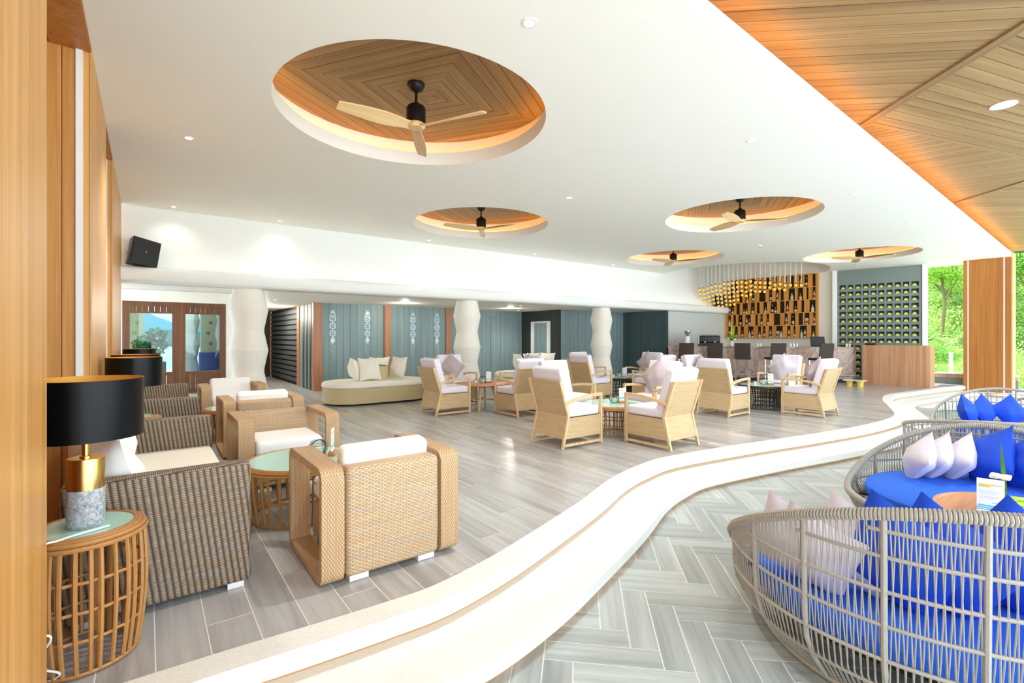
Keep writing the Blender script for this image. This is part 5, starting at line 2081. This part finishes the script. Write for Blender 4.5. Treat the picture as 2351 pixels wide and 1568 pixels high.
for k, (la, zz, kind, sc, ro, lb) in enumerate(((1.57, 2.66, 'pale_fabric', 0.94, 0.40, 'leftmost pale pillow in the nearest daybed'), (1.62, 2.56, 'pale_fabric', 0.90, 0.40, 'second pale pillow from the left in the nearest daybed'), (1.83, 2.52, 'pale_fabric', 1.02, 0.42, 'third pale pillow from the left in the nearest daybed, beside the blue ones'),
                                                (1.92, 2.38, 'blue_fabric', 1.12, 0.50, 'first blue pillow right of the pale ones in the nearest daybed'), (2.11, 2.34, 'blue_fabric', 1.12, 0.55, 'second blue pillow in the nearest daybed'), (2.45, 2.34, 'blue_fabric', 1.10, 0.70, 'rightmost blue pillow in the nearest daybed'))):
    px_, py_ = cam_pt(la, zz)
    pillow(kind, (px_, py_, LZ + 0.336), ang(-0.45, -0.89) + PI / 2 + math.radians(-22), math.radians(12), ro, lb, None, sc, k)
for k, (al, kind, lb) in enumerate(((1.12, 'pale_fabric', 'leftmost pale pillow in the second daybed'), (0.80, 'pale_fabric', 'middle pale pillow in the second daybed'), (0.48, 'pale_fabric', 'pale pillow in the second daybed, beside the first blue pillow'),
                                    (0.10, 'blue_fabric', 'first blue pillow in the second daybed, beside the pale ones'), (-0.36, 'blue_fabric', 'second blue pillow in the second daybed, behind the plant'), (-0.80, 'blue_fabric', 'last blue pillow in the second daybed at the frame edge'))):
    bed_pillow(1, al, 0.62, kind, lb, 20, 1.05 if kind == 'blue_fabric' else 0.86, 0.0, PI / 4 if kind == 'pale_fabric' else 0.5, k, seat=0.38, face=(0.85, -0.45 if k < 3 else -0.2))
for k, (al, kind) in enumerate(((-0.6, 'blue_fabric'), (-0.15, 'blue_fabric'), (0.3, 'blue_fabric'))):
    bed_pillow(2, al, 0.60, kind, 'blue pillow behind the rope back of the third daybed, number %s from the left' % ('one', 'two', 'three')[k], 17, 1.0, 0.0, 0.0, k)
for k, (al, kind) in enumerate(((0.98, 'blue_fabric'), (0.45, 'blue_fabric'), (-0.08, 'blue_fabric'))):
    bed_pillow(3, al, 0.58, kind, '%s blue pillow in the fourth daybed' % ('leftmost', 'middle', 'right hand')[k], 15, 0.92, 0.0, 0.6, k, turn=25)

tx, ty = cam_pt(3.20, 3.0)
t = thing('patio_table', 'round wooden pedestal table between the two nearest daybeds', 'table', (tx, ty, LZ))
obj('tabletop', MB().lathe([(0.0, 0.508), (0.42, 0.508), (0.445, 0.518), (0.45, 0.533), (0.445, 0.545), (0.425, 0.545), (0.42, 0.538), (0.0, 0.538)], 56), 'table_wood', t, smooth=True)
for k in range(4):
    obj('leg', MB().box(0.06, 0.12, -0.03, 0.03, 0.02, 0.508), 'table_wood', t, (0, 0, 0), 0.4 + k * PI / 2)
obj('foot_plate', MB().lathe([(0.0, 0.0), (0.15, 0.0), (0.15, 0.02), (0.0, 0.02)], 32), 'table_wood', t)
TZ = LZ + 0.539
x, y = cam_pt(2.87, 2.90)
menu_card((x, y, TZ), -math.radians(37 + 40), 'large menu card on the round wooden table between the daybeds', 0.235, 0.12)
x, y = cam_pt(3.09, 3.02)
t = thing('potted_plant', 'leafy green plant in a low wooden pot on the round table between the daybeds', 'plant', (x, y, TZ))
obj('pot', MB().lathe([(0.0, 0.0), (0.07, 0.0), (0.08, 0.07), (0.065, 0.07), (0.0, 0.055)], 20), 'pale_wood', t, smooth=True)
for k in range(9):
    q = k * 2.4
    mb = MB()
    mb.add(*blade_leaf((0, 0, 0.06), (math.cos(q), math.sin(q), 0.75), 0.17 + 0.02 * (k % 3), 0.10, 6, 0.55))
    obj('leaf', mb, 'leaf_lime' if k % 2 else 'leaf_green', t)
mb = MB()
mb.add(*blade_leaf((-0.02, 0, 0.06), (-0.05, 0.05, 1), 0.40, 0.035, 6, 0.02))
obj('spear_leaf', mb, 'leaf_green', t)
for k in range(6):
    q = k * 1.05
    obj('blossom', MB().rbox((0, 0, 0), (0.045, 0.045, 0.02), 0.009, 1), 'blossom', t, (-0.06 + 0.03 * math.cos(q), 0.02 + 0.03 * math.sin(q), 0.24 + 0.006 * (k % 2)))
x, y = cam_pt(3.40, 3.12)
t = thing('menu_folder', 'pale folder lying flat on the round wooden table by the plant', 'folder', (x, y, TZ), -0.9)
obj('cover', MB().rbox((0, 0, 0.004), (0.16, 0.22, 0.008), 0.002, 1), 'taupe_fabric', t)
obj('pages', MB().box(-0.072, 0.072, -0.1, 0.1, 0.008, 0.012), 'card_white', t)

# ================================================================== outside
def leaf_cloud(name, mat, blobs, n, size, seed):
    rnd = random.Random(seed)
    mb = MB()
    tot = sum(b[3] ** 2 for b in blobs)
    for (bx, by, bz, br) in blobs:
        for _ in range(int(n * br * br / tot)):
            while True:
                d = Vector((rnd.uniform(-1, 1), rnd.uniform(-1, 1), rnd.uniform(-1, 1)))
                if 0.05 < d.length < 1:
                    break
            dn = d.normalized()
            r = br * (0.72 + 0.30 * rnd.random())
            c = Vector((bx, by, bz)) + Vector((dn.x * r, dn.y * r, dn.z * r * 0.8))
            s = size * rnd.uniform(0.6, 1.3)
            a = (dn + Vector((rnd.uniform(-.6, .6), rnd.uniform(-.6, .6), rnd.uniform(0, 0.9)))).normalized()
            e = a.orthogonal().normalized()
            f = a.cross(e)
            q = rnd.uniform(0, PI)
            e, f = e * math.cos(q) + f * math.sin(q), f * math.cos(q) - e * math.sin(q)
            mb.add([c - e * s, c - f * s * 0.5, c + e * s, c + f * s * 0.5], [(0, 1, 2, 3)])
    return mb.mesh(name, mat)


def tree_kind(mat, h, r, seed, n=24000, size=0.052):
    rnd = random.Random(seed)
    blobs = []
    for k in range(9):
        q = k * 2.4
        rr = r * 0.62 * math.sqrt((k + 0.5) / 9)
        blobs.append((rr * math.cos(q), rr * math.sin(q), h - r * 0.55 + r * 0.5 * (1 - (k / 9)) + rnd.uniform(-.3, .3), r * rnd.uniform(0.38, 0.55)))
    tr = MB().tube([(0, 0, -1.5), (0.05 * h, 0.02 * h, h * 0.45), (0.02 * h, 0.0, h * 0.8)], [0.11, 0.085, 0.045], 8)
    for k in range(5):
        q = k * 1.3
        tr.tube([(0.04 * h, 0.02 * h, h * (0.45 + 0.06 * k)), (r * 0.5 * math.cos(q), r * 0.5 * math.sin(q), h - r * 0.4)], [0.045, 0.02], 6)
    return leaf_cloud('crown', mat, blobs, n, size, seed), tr.mesh('trunk', 'trunk_bark', True)


TK = [tree_kind('tree_leaf_light', 5.2, 2.3, 1), tree_kind('tree_leaf_mid', 5.8, 2.5, 2), tree_kind('tree_leaf_dark', 6.4, 2.8, 3)]
struct('terrain_hill', MB().prism_x([(-14, -1.2), (-14, 3), (30, 3), (30, -1.2)], 64, 66).add([(20, -16, -0.9), (24, -16, -0.8), (44, -16, 4.5), (64, -16, 12), (20, 26, -0.9), (24, 26, -0.8), (44, 26, 5.5), (64, 26, 14)], [(0, 1, 5, 4), (1, 2, 6, 5), (2, 3, 7, 6)]), 'hill_ground', label='wooded slope beyond the lounge')
TREES = [(31.0, 6.3, 0, 'pale green young tree nearest beyond the open window'), (33.5, 5.3, 1, 'bushy mid green tree right of the young one'), (34.5, 8.0, 2, 'dark tree on the left side of the open window'),
         (36.5, 6.9, 0, 'bright tree in the middle of the slope'), (38.0, 9.3, 1, 'mid green tree half way up the slope, left'), (39.0, 5.9, 2, 'dark green tree in the shade of the slope'), (40.5, 7.9, 0, 'bright crown half way up the slope'),
         (42.5, 10.2, 2, 'dark tree high on the slope, left'), (43.0, 6.6, 1, 'mid green tree high on the slope'), (44.5, 8.6, 0, 'bright round crown high on the slope'), (47.0, 10.8, 1, 'mid green tree near the ridge, left'),
         (47.5, 7.4, 2, 'dark tree near the ridge'), (50.0, 9.3, 0, 'bright tree near the ridge'), (53.0, 11.8, 1, 'mid green tree on the ridge, far left'), (54.0, 8.2, 2, 'dark tree on the ridge'), (57.0, 10.5, 0, 'bright tree on the ridge'),
         (58.0, 6.6, 1, 'mid green tree on the ridge, right'), (29.5, 3.3, 1, 'mid green tree right of the timber column'), (34.0, 3.4, 0, 'bright tree right of the timber column'), (39.0, 3.6, 2, 'dark tree far right of the timber column'),
         (45.0, 4.3, 1, 'mid green tree high on the slope behind the timber column'), (52.0, 4.8, 0, 'bright tree near the ridge behind the timber column'), (30.5, 10.0, 2, 'dark tree behind the grey rack wall'), (24.6, 5.2, 1, 'low bush like tree just beyond the parapet')]


def slope(u):
    return -0.85 if u < 24 else (-0.8 + (u - 24) / 20 * 5.8 if u < 44 else 5.0 + (u - 44) / 20 * 8)


rnd = random.Random(5)
for (x, y, k, lb) in TREES:
    s = 0.42 if x < 26 else rnd.uniform(0.62, 0.85)
    t = thing('tree', lb, 'tree', (x, y, slope(x)), rnd.uniform(0, 6), 'trees on the wooded slope')
    t.scale = (s, s, s * (0.62 if x < 26 else 1.0))
    obj('crown', TK[k][0], None, t)
    obj('trunk', TK[k][1], None, t)
UB = leaf_cloud('undergrowth', 'tree_leaf_light', [(rnd.uniform(22.5, 56), rnd.uniform(-3, 14), 0, rnd.uniform(0.7, 1.5)) for _ in range(260)], 110000, 0.055, 9)
for v in UB.vertices:
    v.co.z += slope(v.co.x) + 0.5
o = obj('undergrowth', UB, None)
o['kind'] = 'stuff'
tag(o, 'light green undergrowth covering the slope beyond the parapet', 'undergrowth', None, 'stuff')
t = thing('fence_post', 'white marker post among the greenery beyond the parapet', 'post', (23.0, 4.35, -0.85))
obj('shaft', MB().box(-0.05, 0.05, -0.05, 0.05, 0, 1.66), 'post_grey', t)
obj('cap', MB().box(-0.065, 0.065, -0.065, 0.065, 1.66, 1.69), 'post_grey', t)

# terrace and sea seen through the glazed doors
struct('floor_sea_terrace', MB().box(-9, 8, 14.52, 26, -0.06, -0.008), 'terrace_tile', label='tiled sea terrace beyond the glazed doors')
struct('sea', MB().box(-400, 200, 30, 900, -9, -8.5), 'water', label='pale turquoise sea')
hm_ = MB()
vs, fs = [], []
for k in range(41):
    x = -420 + 18 * k
    h = 22 + 16 * math.sin(k * 0.35) + 9 * math.sin(k * 0.9 + 1)
    vs += [(x, 880, -9), (x, 880, h), (x, 960, h * 0.8), (x, 960, -9)]
for k in range(40):
    for j in range(4):
        fs.append((k * 4 + j, k * 4 + (j + 1) % 4, (k + 1) * 4 + (j + 1) % 4, (k + 1) * 4 + j))
hm_.add(vs, fs)
struct('hills_far', hm_, 'far_hill', label='hazy blue hills across the sea')
vs, fs = [], []
for k in range(41):
    x = -320 + 14 * k
    h = 4 + 5 * math.sin(k * 0.5 + 2) ** 2
    vs += [(x, 600, -9), (x, 600, h), (x, 640, h * 0.8), (x, 640, -9)]
for k in range(40):
    for j in range(4):
        fs.append((k * 4 + j, k * 4 + (j + 1) % 4, (k + 1) * 4 + (j + 1) % 4, (k + 1) * 4 + j))
struct('hills_near', MB().add(vs, fs), 'near_hill', label='green headland across the sea')
o = obj('column', cme, None, None, (0.95, 17.4, 0))
o['kind'] = 'structure'
o['label'] = 'white bamboo shaped column out on the sea terrace'
obj('joint_ring', rme, None, o)
for (x, y, lb) in ((1.43, 16.5, 'cream pillar with orange flowers and a blue foot, right of the terrace column'), (-0.26, 17.7, 'cream pillar with orange flowers at the left edge of the glazed doors')):
    p = struct('pillar', MB().box(-0.2, 0.2, -0.2, 0.2, 0.0, 2.9), 'label_cream', None, (x, y, 0), label=lb)
    obj('blue_foot', MB().box(-0.23, 0.23, -0.23, 0.23, 0, 0.95), 'deep_blue', p)
    fl = MB()
    for k in range(5):
        for q in range(5):
            a = q * 2 * PI / 5
            fl.add([(0.03 * (-1) ** k + 0.03 * math.cos(a) + 0.022 * math.cos(b), -0.204, 1.2 + 0.30 * k + 0.03 * math.sin(a) + 0.022 * math.sin(b)) for b in [2 * PI * j / 6 for j in range(6)]], [tuple(range(6))])
    obj('flower_print', fl, 'brass', p)
for k, (x, y, lb) in enumerate(((0.05, 18.6, 'boxy wicker terrace chair behind the left glazed door'), (-0.75, 19.6, 'boxy wicker terrace chair further left on the sea terrace'), (2.0, 20.2, 'dark wicker terrace chair right of the terrace column'))):
    t = thing('terrace_chair', lb, 'chair', (x, y, -0.004), PI + 0.2 * k)
    for s in (-1, 1):
        obj('arm', MB().rbox((s * 0.36, 0, 0.33), (0.12, 0.75, 0.62), 0.02, 2), 'weave_sofa', t)
    obj('back', MB().rbox((0, -0.32, 0.42), (0.6, 0.12, 0.80), 0.02, 2), 'weave_sofa', t)
    obj('seat', MB().rbox((0, 0.05, 0.2), (0.6, 0.64, 0.36), 0.02, 2), 'weave_sofa', t)
    obj('cushion', MB().rbox((0, 0.05, 0.44), (0.58, 0.6, 0.12), 0.03, 2), 'cream_fabric', t)
t = thing('potted_shrub', 'dark leafy shrub with red flowers in a pot on the sea terrace', 'plant', (0.06, 16.7, -0.004))
obj('pot', MB().lathe([(0.0, 0.0), (0.2, 0.0), (0.27, 0.5), (0.22, 0.5), (0.0, 0.42)], 20), 'pot_white', t, smooth=True)
obj('stem', MB().tube([(0, 0, 0.4), (0.03, 0, 1.0)], 0.03, 8), 'trunk_bark', t)
obj('crown', leaf_cloud('crown', 'tree_leaf_dark', [(0, 0, 1.15, 0.42), (0.15, 0.1, 1.45, 0.28), (-0.15, -0.1, 0.95, 0.3)], 700, 0.07, 4), None, t)
obj('flowers', leaf_cloud('flowers', 'label_red', [(0.05, -0.05, 1.2, 0.44)], 40, 0.05, 5), None, t)
